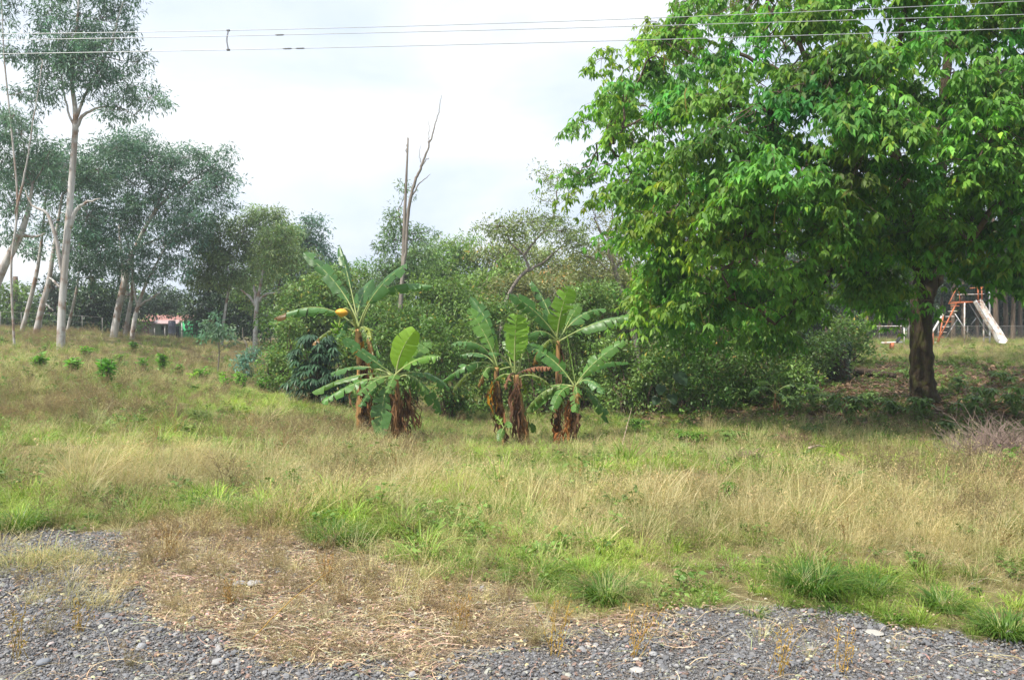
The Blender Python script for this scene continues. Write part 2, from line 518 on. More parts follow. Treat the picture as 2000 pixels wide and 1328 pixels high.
def soil_mat(name, scale, bumpd, bs=0.6):
    m, N, L = nmat(name)
    out = N.new('ShaderNodeOutputMaterial'); pb = N.new('ShaderNodeBsdfPrincipled')
    pb.inputs['Roughness'].default_value = 0.95; pb.inputs['Specular IOR Level'].default_value = 0.1
    at = N.new('ShaderNodeAttribute'); at.attribute_name = 'tint'
    tc = N.new('ShaderNodeTexCoord')
    n1 = N.new('ShaderNodeTexNoise'); n1.inputs['Scale'].default_value = scale; n1.inputs['Detail'].default_value = 8; n1.inputs['Roughness'].default_value = 0.7
    n2 = N.new('ShaderNodeTexVoronoi'); n2.inputs['Scale'].default_value = scale * 2.2
    L.new(tc.outputs['Object'], n1.inputs['Vector']); L.new(tc.outputs['Object'], n2.inputs['Vector'])
    mr = N.new('ShaderNodeMapRange'); mr.inputs['From Min'].default_value = 0.25; mr.inputs['From Max'].default_value = 0.75
    mr.inputs['To Min'].default_value = 0.45; mr.inputs['To Max'].default_value = 1.6
    L.new(n1.outputs['Fac'], mr.inputs['Value'])
    mu = N.new('ShaderNodeMix'); mu.data_type = 'RGBA'; mu.blend_type = 'MULTIPLY'; mu.inputs[0].default_value = 1
    L.new(at.outputs['Color'], mu.inputs[6]); L.new(mr.outputs['Result'], mu.inputs[7])
    L.new(mu.outputs[2], pb.inputs['Base Color'])
    ad = N.new('ShaderNodeMath'); ad.operation = 'ADD'
    L.new(n1.outputs['Fac'], ad.inputs[0]); L.new(n2.outputs['Distance'], ad.inputs[1])
    bp = N.new('ShaderNodeBump'); bp.inputs['Strength'].default_value = bs; bp.inputs['Distance'].default_value = bumpd
    L.new(ad.outputs[0], bp.inputs['Height']); L.new(bp.outputs['Normal'], pb.inputs['Normal'])
    L.new(pb.outputs[0], out.inputs['Surface'])
    return m

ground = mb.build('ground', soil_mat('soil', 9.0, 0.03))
tag(ground, 'rough grassy ground sloping into a shallow dip', kind='structure')

# gravel shoulder: its own sheet just over the soil
vx = np.arange(-6.0, 7.0, 0.06); vy = np.arange(1.8, 6.6, 0.06)
VX, VY = np.meshgrid(vx, vy)
g1, l1 = zones(VX, VY)
keep = g1 | l1
hv = H(VX, VY) + 0.006 + (fbm(VX * 14, VY * 14, 77) - 0.5) * 0.012
vt = np.where(g1[..., None], np.array([0.19, 0.18, 0.175]), np.array([0.27, 0.205, 0.145]))
vid = np.arange(VX.size).reshape(VX.shape)
fk = keep[:-1, :-1] & keep[:-1, 1:] & keep[1:, 1:] & keep[1:, :-1]
ff = np.stack([vid[:-1, :-1], vid[:-1, 1:], vid[1:, 1:], vid[1:, :-1]], -1)[fk]
used = np.unique(ff); remap = np.zeros(VX.size, int); remap[used] = np.arange(len(used))
mb = MB()
mb.add(np.stack([VX.ravel(), VY.ravel(), hv.ravel()], 1)[used], remap[ff], vt.reshape(-1, 3)[used])
gs = mb.build('gravel_shoulder', soil_mat('gravel_bed', 42.0, 0.02, 1.0))
tag(gs, 'loose grey gravel shoulder with a straw covered strip', kind='structure')

# ------------------------------------------------------------------ scatter through geometry nodes
def proto_collection(name, meshes):
    c = bpy.data.collections.new(name)
    for i, me in enumerate(meshes):
        o = bpy.data.objects.new('%s_%02d' % (name, i), me)
        c.objects.link(o)
    return c

def scatter(name, meshes, pos, rot, scl, vid, tint, label, kind='stuff', cat=None):
    me = bpy.data.meshes.new(name)
    me.vertices.add(len(pos)); me.vertices.foreach_set('co', np.asarray(pos, np.float32).ravel())
    def put(nm, ty, key, arr):
        a = me.attributes.new(nm, ty, 'POINT'); a.data.foreach_set(key, np.asarray(arr).ravel())
    put('rot', 'FLOAT_VECTOR', 'vector', np.asarray(rot, np.float32))
    put('scl', 'FLOAT_VECTOR', 'vector', np.asarray(scl, np.float32) if np.ndim(scl) == 2 else np.repeat(np.asarray(scl, np.float32)[:, None], 3, 1))
    put('vid', 'INT', 'value', np.asarray(vid, np.int32))
    put('itint', 'FLOAT_COLOR', 'color', np.hstack([tint, np.ones((len(tint), 1))]).astype(np.float32))
    o = bpy.data.objects.new(name, me); COL.objects.link(o)
    c = proto_collection(name + '_source', meshes)
    ng = bpy.data.node_groups.new(name + '_scatter', 'GeometryNodeTree')
    ng.interface.new_socket('Geometry', in_out='INPUT', socket_type='NodeSocketGeometry')
    ng.interface.new_socket('Geometry', in_out='OUTPUT', socket_type='NodeSocketGeometry')
    N = ng.nodes; L = ng.links
    gi = N.new('NodeGroupInput'); go = N.new('NodeGroupOutput')
    ci = N.new('GeometryNodeCollectionInfo'); ci.inputs['Collection'].default_value = c
    ci.inputs['Separate Children'].default_value = True; ci.inputs['Reset Children'].default_value = True
    ip = N.new('GeometryNodeInstanceOnPoints'); ip.inputs['Pick Instance'].default_value = True
    def named(nm, ty):
        n = N.new('GeometryNodeInputNamedAttribute'); n.data_type = ty; n.inputs['Name'].default_value = nm
        return [s for s in n.outputs if s.enabled and s.name == 'Attribute'][0]
    L.new(gi.outputs[0], ip.inputs['Points']); L.new(ci.outputs[0], ip.inputs['Instance'])
    L.new(named('vid', 'INT'), ip.inputs['Instance Index'])
    e2r = N.new('FunctionNodeEulerToRotation')
    L.new(named('rot', 'FLOAT_VECTOR'), e2r.inputs[0]); L.new(e2r.outputs[0], ip.inputs['Rotation'])
    L.new(named('scl', 'FLOAT_VECTOR'), ip.inputs['Scale'])
    L.new(ip.outputs[0], go.inputs[0])
    md = o.modifiers.new('scatter', 'NODES'); md.node_group = ng
    me.materials.append(meshes[0].materials[0])
    tag(o, label, cat, kind=kind)
    return o

def blades(mbx, n, hmin, hmax, width, spread, lean, curl, c_lo, c_hi, seed_head=0.0, base=(0, 0, 0), seg=3, seed_col=(0.9, 0.8, 0.6)):
    """n curved tapering blades around base, z up."""
    az = rng.uniform(0, 2 * np.pi, n)
    r0 = spread * np.sqrt(rng.uniform(0, 1, n))
    h = rng.uniform(hmin, hmax, n)
    ln = np.abs(rng.normal(lean, lean * 0.5, n)); cu = np.abs(rng.normal(curl, curl * 0.5, n))
    az2 = az + rng.normal(0, 0.5, n)
    dx, dy = np.cos(az2), np.sin(az2)
    sd = np.stack([-dy, dx, np.zeros(n)], 1)
    yaw = rng.uniform(-1, 1, n)[:, None] * np.stack([dx, dy, np.zeros(n)], 1)
    sd = unit(sd + yaw * 0.8)
    t = np.linspace(0, 1, seg + 1)
    wd = rng.uniform(0.6, 1.2, n) * width
    k = (seg) * 2 + 1
    V = np.zeros((n, k, 3)); T = np.zeros((n, k, 3))
    mixv = rng.uniform(0, 1, (n, 1))
    colr = np.asarray(c_lo) * (1 - mixv) + np.asarray(c_hi) * mixv
    tops = None
    for i, tt in enumerate(t):
        out = ln * tt + cu * tt ** 2.2
        up = h * (tt - 0.32 * np.minimum(cu / h, 1.6) * tt ** 3)
        c = np.stack([np.cos(az) * r0 + dx * out * h, np.sin(az) * r0 + dy * out * h, up], 1) + np.asarray(base)
        ww = (wd * (1 - tt ** 1.6) ** 0.7 * (0.55 + 0.9 * tt if tt < 0.5 else 1.0))[:, None]
        if i < seg:
            V[:, 2 * i] = c - sd * ww / 2; V[:, 2 * i + 1] = c + sd * ww / 2
        else:
            V[:, 2 * i] = c; tops = c
    T[:] = colr[:, None, :]
    off = mbx.n + (np.arange(n) * k)[:, None]
    mbx.v.append(V.reshape(-1, 3)); mbx.t.append(T.reshape(-1, 3)); mbx.uv.append(np.zeros((n * k, 2)))
    for i in range(seg - 1):
        mbx.f4.append(off + np.array([2 * i, 2 * i + 1, 2 * i + 3, 2 * i + 2])[None])
    mbx.f3.append(off + np.array([2 * seg - 2, 2 * seg - 1, 2 * seg])[None])
    mbx.n += n * k
    if seed_head > 0:
        m = rng.uniform(0, 1, n) < seed_head
        q = tops[m]
        if len(q):
            for j in range(6):
                p = q + rng.normal(0, 0.012, q.shape) + np.array([0, 0, -0.02 * j])
                d = unit(rng.normal(0, 0.8, q.shape) + np.array([0, 0, 0.8]))
                rot = frames(d, rand_unit(len(q))) * np.array([0.007, 0.028, 0.01])[None, None, :]
                mbx.stamp(np.array([[0, 0, 0], [0.5, 0.5, 0], [0, 1, 0], [-0.5, 0.5, 0]]), [[[0, 1, 2, 3]]], p, rot, np.tile(np.asarray(seed_col), (len(q), 1)))

GM = MAT['grass']
# tints here are the plants' own colours relative to the instance colour
def proto(fn):
    b = MB(); fn(b); return b.mesh('grass_source', GM)
W = (1, 1, 1)
dry_p = [proto(lambda b: (blades(b, 34, 0.30, 0.58, 0.0045, 0.13, 0.22, 0.35, (0.8, 0.78, 0.7), (1.15, 1.1, 1.0), 0.35, seed_col=(0.9, 0.78, 0.66)),
                          blades(b, 34, 0.12, 0.34, 0.006, 0.15, 0.35, 0.6, (0.6, 0.62, 0.5), (1.0, 1.0, 0.85)))) for _ in range(4)]
green_p = [proto(lambda b: (blades(b, 46, 0.14, 0.36, 0.011, 0.11, 0.30, 0.55, (0.7, 0.8, 0.6), (1.2, 1.15, 1.0)),
                            blades(b, 10, 0.1, 0.3, 0.006, 0.13, 0.4, 0.6, (1.6, 1.1, 1.2), (2.0, 1.4, 1.7)))) for _ in range(4)]
mix_p = [proto(lambda b: (blades(b, 40, 0.08, 0.28, 0.006, 0.16, 0.40, 0.7, (0.65, 0.8, 0.6), (1.1, 1.1, 1.0)),
                          blades(b, 22, 0.12, 0.36, 0.0045, 0.16, 0.35, 0.6, (1.2, 1.0, 1.05), (1.7, 1.35, 1.5), 0.22, seed_col=(1.3, 1.0, 1.05)))) for _ in range(4)]
def weed(b):
    for _ in range(9):
        az = rng.uniform(0, 6.28); h = rng.uniform(0.18, 0.42); l = rng.uniform(0.05, 0.2)
        b0 = np.array([rng.normal(0, 0.05), rng.normal(0, 0.05), 0])
        tip = b0 + np.array([math.cos(az) * l, math.sin(az) * l, h])
        mid = (b0 + tip) / 2 + np.array([0, 0, 0.03])
        pts = catmull([b0, mid, tip], 5)
        b.tube(pts, np.linspace(0.0022, 0.001, 5), 3, rng.uniform(0.7, 1.1) * np.array([1, 0.95, 0.9]), cap=False)
        for j in range(7):
            t = rng.uniform(0.3, 1)
            p = pts[min(int(t * 4), 4)]
            a2 = rng.uniform(0, 6.28); ll = rng.uniform(0.03, 0.09)
            e = p + np.array([math.cos(a2) * ll, math.sin(a2) * ll, ll * rng.uniform(0.3, 1.2)])
            b.tube([p, e], [0.0014, 0.0008], 3, (0.95, 0.9, 0.8), cap=False)
            q = e[None] + rng.normal(0, 0.012, (4, 3))
            rot = frames(rand_unit(4), rand_unit(4)) * np.array([0.008, 0.018, 0.01])[None, None, :]
            b.stamp(np.array([[0, 0, 0], [0.5, 0.5, 0], [0, 1, 0], [-0.5, 0.5, 0]]), [[[0, 1, 2, 3]]], q, rot, np.tile(np.array([1.1, 1.05, 0.8]) * rng.uniform(0.6, 1.2), (4, 1)))
weed_p = [proto(weed) for _ in range(3)]
def broad(b):
    for _ in range(7):
        az = rng.uniform(0, 6.28); l = rng.uniform(0.02, 0.16); h = rng.uniform(0.03, 0.17)
        tip = np.array([math.cos(az) * l, math.sin(az) * l, h])
        b.tube(np.array([[0, 0, -0.02], tip]), [0.002, 0.0012], 3, (0.8, 0.8, 0.6), cap=False)
        m = 6; aa = rng.uniform(0, 6.28, m)
        d = np.stack([np.cos(aa), np.sin(aa), rng.uniform(-0.4, 0.5, m)], 1)
        L = rng.uniform(0.025, 0.06, m)
        rot = frames(d, unit(rng.normal(0, 0.4, (m, 3)) + np.array([0, 0, 1.0]))) * np.stack([L * 0.6, L, L], 1)[:, None, :]
        b.stamp(np.array([[0, 0, 0], [0.5, 0.45, 0.05], [0, 1, -0.15], [-0.5, 0.45, 0.05]]), [[[0, 1, 2, 3]]], tip[None] * rng.uniform(0.5, 1, (m, 1)), rot, np.ones((m, 3)) * rng.uniform(0.7, 1.25, (m, 1)))
broad_p = [proto(broad) for _ in range(4)]

bands = [(3.6, 8, 150), (8, 14, 85), (14, 22, 40), (22, 34, 18), (34, 60, 7)]
pp = []
for y0, y1, dn in bands:
    hw = 0.72 * y1 + 2
    n = int((y1 - y0) * 2 * hw * dn)
    x = rng.uniform(-hw, hw, n); y = rng.uniform(y0, y1, n)
    k = np.abs(x) < 0.72 * y + 2
    pp.append(np.stack([x[k], y[k]], 1))
pp = np.vstack(pp)
gX, gY = pp[:, 0], pp[:, 1]
gZ = H(gX, gY)
gpx, gpy = to_px(np.stack([gX, gY, gZ], 1))
gg, gl = zones(gX, gY)
gs_ = mould_shade(gX, gY)
straw = [(290, 925, 190, 38), (730, 958, 220, 42), (1500, 1015, 320, 55), (1820, 1040, 260, 60), (1280, 1010, 220, 50), (1050, 985, 160, 30), (1650, 1060, 200, 35)]
brown = [(150, 790, 260, 38), (420, 690, 220, 30), (1860, 945, 210, 28), (1700, 915, 120, 18), (650, 935, 60, 22), (1880, 1005, 80, 22), (800, 890, 130, 18), (120, 660, 220, 18), (330, 1040, 200, 20), (560, 850, 130, 20)]
bright = [(500, 792, 140, 20), (960, 892, 120, 18), (1270, 925, 170, 24), (1330, 825, 170, 24), (1650, 905, 180, 26), (80, 965, 110, 26), (450, 988, 160, 18), (30, 1005, 70, 30), (900, 965, 110, 26), (1250, 1090, 130, 40), (1650, 1150, 200, 35), (1900, 1190, 160, 40), (680, 1030, 80, 30), (250, 860, 180, 18)]
def wsum(lst):
    s = np.zeros(len(gpx))
    for cx, cy, rx, ry in lst:
        s = np.maximum(s, np.exp(-((gpx - cx) / rx) ** 2 - ((gpy - cy) / ry) ** 2))
    return s
n1 = fbm(gX * 0.9, gY * 0.9, 101); n2 = fbm(gX * 0.9 + 30, gY * 0.9, 103); n3 = fbm(gX * 0.9, gY * 0.9 + 60, 107)
ws = np.stack([0.08 + 1.9 * wsum(straw) + 1.2 * np.clip(n1 - 0.52, 0, 1), 0.22 + 2.0 * wsum(bright) + 2.2 * np.clip(n2 - 0.5, 0, 1),
               0.55 + 0 * n1, 0.06 + 0.9 * wsum(brown) + 0.8 * np.clip(n3 - 0.52, 0, 1),
               0.12 + 0.9 * np.clip(fbm(gX * 1.2 + 4, gY * 1.2, 119) - 0.5, 0, 1) + 1.6 * gs_], 1)
cs = np.cumsum(ws, 1); u = rng.uniform(0, 1, len(gpx)) * cs[:, -1]
kind = (u[:, None] > cs[:, :-1]).sum(1)
on_g = gg & (rng.uniform(0, 1, len(gg)) < 0.035 + 0.10 * np.clip(fbm(gX * 1.1, gY * 1.1, 191) - 0.5, 0, 1))
mat_ = np.hypot((gX - flat(70, 1105)[0]) / 0.55, (gY - flat(70, 1105)[1]) / 0.16) < 1
kind[gg] = np.where(rng.uniform(0, 1, int(gg.sum())) < 0.6, 3, 0)
kind[gg & mat_] = 2
on_g |= gg & mat_
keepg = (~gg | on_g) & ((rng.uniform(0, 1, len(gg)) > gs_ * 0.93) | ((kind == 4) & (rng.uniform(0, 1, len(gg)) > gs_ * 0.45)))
lit = gl & keepg
keepg &= ~(gl & (rng.uniform(0, 1, len(gl)) > 0.46))
keepg &= (fbm(gX * 1.6, gY * 1.6, 177) > 0.27) | (gY < 7.5)
kind[lit] = np.where(rng.uniform(0, 1, int(lit.sum())) < 0.72, 3, 0)
far = np.clip((gY - 8) / 16, 0, 1)
base_col = {0: np.array([0.62, 0.575, 0.34]), 1: np.array([0.22, 0.335, 0.080]), 2: np.array([0.30, 0.355, 0.135]), 3: np.array([0.33, 0.27, 0.17]), 4: np.array([0.16, 0.27, 0.06])}
info = {0: ('dry_grass', dry_p, 'tall dry straw coloured grass with seed heads over the verge', 1.0),
        1: ('green_grass', green_p, 'lush green grass growing in patches on the verge', 1.0),
        2: ('mixed_grass', mix_p, 'short mixed green and dry grass over the slope', 1.0),
        3: ('brown_weeds', weed_p, 'fine brown dried weeds among the grass', 1.0),
        4: ('ground_weeds', broad_p, 'low broad leaved green weeds covering the ground', 1.0)}
for k in range(5):
    m = keepg & (kind == k)
    n = int(m.sum())
    pos = np.stack([gX[m], gY[m], gZ[m] - 0.01], 1)
    wind = 0.22 if k == 0 else 0.08
    rot = np.stack([rng.normal(-0.03, 0.12, n), rng.normal(wind, 0.14, n), rng.uniform(0, 6.28, n)], 1)
    # tilt is applied after the spin so that wind leans all one way
    rot2 = np.array([Matrix.Rotation(b, 3, 'Y') @ Matrix.Rotation(a, 3, 'X') @ Matrix.Rotation(c, 3, 'Z') for a, b, c in rot][0:0])
    from mathutils import Euler
    rr = np.empty((n, 3))
    for i in range(n):
        a, b, c = rot[i]
        rr[i] = (Matrix.Rotation(b, 3, 'Y') @ Matrix.Rotation(a, 3, 'X') @ Matrix.Rotation(c, 3, 'Z')).to_euler()
    sc = np.exp(rng.normal(-0.66, 0.30, n)) * (1.6 if k == 4 else 1.0) * (1 + 0.30 * far[m]) * (0.75 + 0.5 * fbm(gX[m] * 0.6, gY[m] * 0.6, 133))
    sc *= 1 - 0.35 * np.exp(-((gX[m] - 0.2) / 3.4) ** 2 - ((gY[m] - 13.0) / 3.2) ** 2)
    sc *= np.where(gl[m], 0.8, 1.0) * np.clip((gY[m] - 2.0) / 4.0, 0.6, 1)
    mixn = fbm(gX[m] * 0.5 + 7, gY[m] * 0.5, 140)[:, None]
    tint = base_col[k] * (0.82 + 0.36 * rng.uniform(0, 1, (n, 1))) * (0.70 + 0.6 * mixn) * (0.75 + 0.5 * fbm(gX[m] * 1.7, gY[m] * 1.7, 143)[:, None])
    tint = tint * (1 + 0.12 * (rng.uniform(0, 1, (n, 3)) - 0.5))
    if k == 2:   # some of the mixed grass is drier, some browner
        dr = np.clip((fbm(gX[m] * 0.35, gY[m] * 0.35 + 90, 150) - 0.42) * 3, 0, 1)[:, None]
        tint = tint * (1 - dr) + np.array([0.42, 0.41, 0.20]) * dr * (0.8 + 0.4 * rng.uniform(0, 1, (n, 1)))
    if k == 1:   # the lush patches are a fresher yellow green
        wb = wsum(bright)[m][:, None]
        tint = tint * (1 + wb * np.array([0.65, 0.50, 0.25]))
    nm, ps, lb, _ = info[k]
    scatter(nm, ps, pos, rr, sc, rng.integers(0, len(ps), n), tint, lb)

# ------------------------------------------------------------------ gravel and straw chips
def stone_mesh(seed, mat, sub=1):
    import bmesh
    bm = bmesh.new()
    bmesh.ops.create_icosphere(bm, subdivisions=sub, radius=0.5)
    r = np.random.default_rng(seed)
    ax = r.uniform(0.6, 1.15, 3); ax[2] *= 0.6
    for v in bm.verts:
        f = 1 + r.normal(0, 0.11)
        v.co = Vector((v.co.x * ax[0] * f, v.co.y * ax[1] * f, v.co.z * ax[2] * f))
    me = bpy.data.meshes.new('stone_source'); bm.to_mesh(me); bm.free()
    at = me.attributes.new('tint', 'FLOAT_COLOR', 'POINT')
    at.data.foreach_set('color', np.ones(len(me.vertices) * 4, np.float32))
    for p in me.polygons: p.use_smooth = (sub > 1)
    me.materials.append(mat)
    return me

def stone_mat():
    m, N, L = nmat('gravel_stone')
    out = N.new('ShaderNodeOutputMaterial'); pb = N.new('ShaderNodeBsdfPrincipled')
    pb.inputs['Roughness'].default_value = 0.75; pb.inputs['Specular IOR Level'].default_value = 0.35
    ai = N.new('ShaderNodeAttribute'); ai.attribute_type = 'INSTANCER'; ai.attribute_name = 'itint'
    L.new(ai.outputs['Color'], pb.inputs['Base Color']); L.new(pb.outputs[0], out.inputs['Surface'])
    return m
SM = stone_mat()
stones = [stone_mesh(i, SM) for i in range(8)]
n = 270000
x = rng.uniform(-5.5, 6.5, n); y = 2.6 + 3.8 * rng.uniform(0, 1, n) ** 1.25
g1, l1 = zones(x, y)
k = (g1 | (l1 & (rng.uniform(0, 1, n) < 0.07))) & (np.abs(x) < 0.72 * y + 0.8)
x, y, inl = x[k], y[k], (l1 & ~g1)[k]; n = len(x)
s = np.clip(rng.lognormal(math.log(0.0108), 0.50, n), 0.006, 0.05)
c = rng.uniform(0, 1, n)
tint = np.where(c[:, None] < 0.66, np.array([0.150, 0.152, 0.160]), np.where(c[:, None] < 0.88, np.array([0.23, 0.225, 0.225]), np.where(c[:, None] < 0.93, np.array([0.32, 0.32, 0.275]), np.array([0.22, 0.15, 0.12]))))
tint = tint * rng.uniform(0.72, 1.28, (n, 1))
scatter('gravel', stones, np.stack([x, y, H(x, y) + 0.008 + s * 0.12], 1), rng.normal(0, 0.35, (n, 3)) + np.stack([np.zeros(n), np.zeros(n), rng.uniform(0, 6.28, n)], 1), s,
        rng.integers(0, 8, n), tint, 'loose blue grey gravel stones along the road edge')

def chip(b, L0, wd, bend):
    pts = catmull([(-L0 / 2, 0, 0), (0, bend, 0.006), (L0 / 2, 0, 0.0)], 4)
    s = np.array([0, wd / 2, 0])
    V = np.vstack([[p - s, p + s] for p in pts])
    b.add(V, [[0, 2, 3, 1], [2, 4, 5, 3], [4, 6, 7, 5]], (1, 1, 1))
chips = [proto(lambda b, a=a: chip(b, *a)) for a in [(0.022, 0.012, 0.002), (0.03, 0.009, 0.004), (0.16, 0.0035, 0.02), (0.28, 0.003, 0.04), (0.4, 0.003, -0.06), (0.10, 0.004, 0.01)]]
n = 120000
x = rng.uniform(-4.5, 3.5, n); y = rng.uniform(3.0, 6.6, n)
g1, l1 = zones(x, y)
dn = fbm(x * 1.7, y * 1.7, 161)
k = (l1 & (rng.uniform(0, 1, n) < 0.35 + 1.1 * (dn - 0.3))) | (g1 & (rng.uniform(0, 1, n) < 0.09)) | (~l1 & ~g1 & (rng.uniform(0, 1, n) < 0.05))
x, y = x[k], y[k]; n = len(x)
tint = np.array([0.60, 0.49, 0.345]) * rng.uniform(0.45, 1.35, (n, 1)) * (1 + 0.1 * rng.normal(size=(n, 3)))
rdd = rng.uniform(0, 1, n) < 0.25
tint[rdd] *= np.array([0.72, 0.64, 0.58])
yaw = np.where(rng.uniform(0, 1, n) < 0.5, rng.normal(0, 0.35, n), rng.uniform(0, 6.28, n))
scatter('straw_litter', chips, np.stack([x, y, H(x, y) + 0.012 + rng.uniform(0, 0.02, n)], 1), np.stack([rng.normal(0, 0.3, n), rng.normal(0, 0.2, n), yaw], 1),
        rng.uniform(0.4, 1.0, n), rng.choice(6, n, p=[0.38, 0.28, 0.15, 0.06, 0.02, 0.11]), tint, 'dry straw and leaf chips strewn over the gravel')

# fallen leaves and twigs below the broad tree
n = 16000
x = TREE_XY[0] + rng.normal(0, 6.0, n); y = TREE_XY[1] + 0.5 + rng.normal(0, 5.0, n)
k = rng.uniform(0, 1, n) < mould_shade(x, y) * 0.9 + 0.05
x, y = x[k], y[k]; n = len(x)
tint = np.array([0.25, 0.16, 0.10]) * rng.uniform(0.4, 1.5, (n, 1))
flk = [proto(lambda b, a=a: chip(b, *a)) for a in [(0.15, 0.06, 0.01), (0.18, 0.05, -0.02), (0.6, 0.012, 0.05), (1.0, 0.012, -0.1)]]
scatter('leaf_litter', flk, np.stack([x, y, H(x, y) + 0.02 + rng.uniform(0, 0.03, n)], 1), np.stack([rng.normal(0, 0.35, n), rng.normal(0, 0.35, n), rng.uniform(0, 6.28, n)], 1),
        rng.uniform(0.7, 1.4, n), rng.choice(4, n, p=[0.45, 0.4, 0.1, 0.05]), tint, 'brown fallen leaves and twigs under the broad tree')

# ------------------------------------------------------------------ foliage and trees
LEAF4 = (np.array([[0, 0, 0], [0.5, 0.42, 0.06], [0, 1, -0.06], [-0.5, 0.42, 0.06]]), [np.array([[0, 1, 2], [0, 2, 3]])])
LEAF6 = (np.array([[0, 0, 0], [0.5, 0.45, 0.05], [0, 1, -0.18], [-0.5, 0.45, 0.05], [0, 0.5, 0.0]]),
         [np.array([[0, 1, 4], [1, 2, 4], [2, 3, 4], [3, 0, 4]])])

def leaves(mb, pos, dirs, length, width, tint, tmpl=LEAF4, nrm=None):
    n = len(pos)
    if nrm is None:
        nrm = unit(rng.normal(0, 0.55, (n, 3)) + np.array([0, 0, 1.0]))
    rot = frames(dirs, nrm)
    s = np.stack([np.broadcast_to(width, n), np.broadcast_to(length, n), np.broadcast_to(length, n)], 1)
    mb.stamp(tmpl[0], tmpl[1], pos, rot * s[:, None, :], tint)

def clump_leaves(mb, centres, radii, per, length, width, droop=0.35, flat_=0.75, tmpl=LEAF4, col_var=0.22, hue=(0.1, 0.05, 0.06), up=0.0, brown=0.0):
    """per leaves round each clump centre; every clump has its own slight colour."""
    C = len(centres)
    ct = np.exp(rng.normal(0, col_var, (C, 1))) * (1 + rng.normal(0, 1, (C, 3)) * np.array(hue) * 0.8)
    off = rand_unit(C * per).reshape(C, per, 3) * (rng.uniform(0, 1, (C, per, 1)) ** 0.45)
    off = off * np.asarray(radii).reshape(C, 1, 1) * np.array([1, 1, flat_])
    pos = (centres[:, None] + off).reshape(-1, 3)
    d = unit(off.reshape(-1, 3)) * 0.7 + rng.normal(0, 0.55, (C * per, 3)) + np.array([0, 0, up - droop])
    L = length * rng.uniform(0.65, 1.3, C * per)
    t = np.repeat(ct, per, axis=0) * rng.uniform(0.75, 1.25, (C * per, 1))
    if brown > 0:
        b = rng.uniform(0, 1, C * per) < brown
        t[b] *= np.array([2.2, 1.15, 0.9])
    leaves(mb, pos, d, L, L * (width / length), t, tmpl)

def px_line(pts, Y, dy=None):
    """[(px,py,width_px[,dY])] at depth Y -> world points and radii."""
    w = []; r = []
    for a in pts:
        d = a[3] if len(a) > 3 else 0.0
        w.append(P(a[0], a[1], Y + d)); r.append(a[2] * (Y + d) / FPX / 2)
    return np.array(w), np.array(r)

def limb_tube(mb, pts, rad, sides=8, seg=5, wob=0.05, jitter=0.0, tint=(1, 1, 1)):
    n = max(4, (len(pts) - 1) * seg)
    c = catmull(pts, n)
    r = np.interp(np.linspace(0, 1, n), np.linspace(0, 1, len(rad)), rad)
    if jitter:
        j = rng.normal(0, jitter, (n, 3)); j[0] = 0
        c = c + j
    mb.tube(c, r, sides, tint, wob=wob)
    return c, r

def arc(a, b, sag, n=6, wig=0.06):
    t = np.linspace(0, 1, n)[:, None]
    L = np.linalg.norm(b - a)
    p = a * (1 - t) + b * t
    p = p + np.array([0, 0, 1]) * (sag * L * 4 * t * (1 - t))
    j = rng.normal(0, wig * L / n, (n, 3)); j[0] = 0; j[-1] = 0
    return p + j

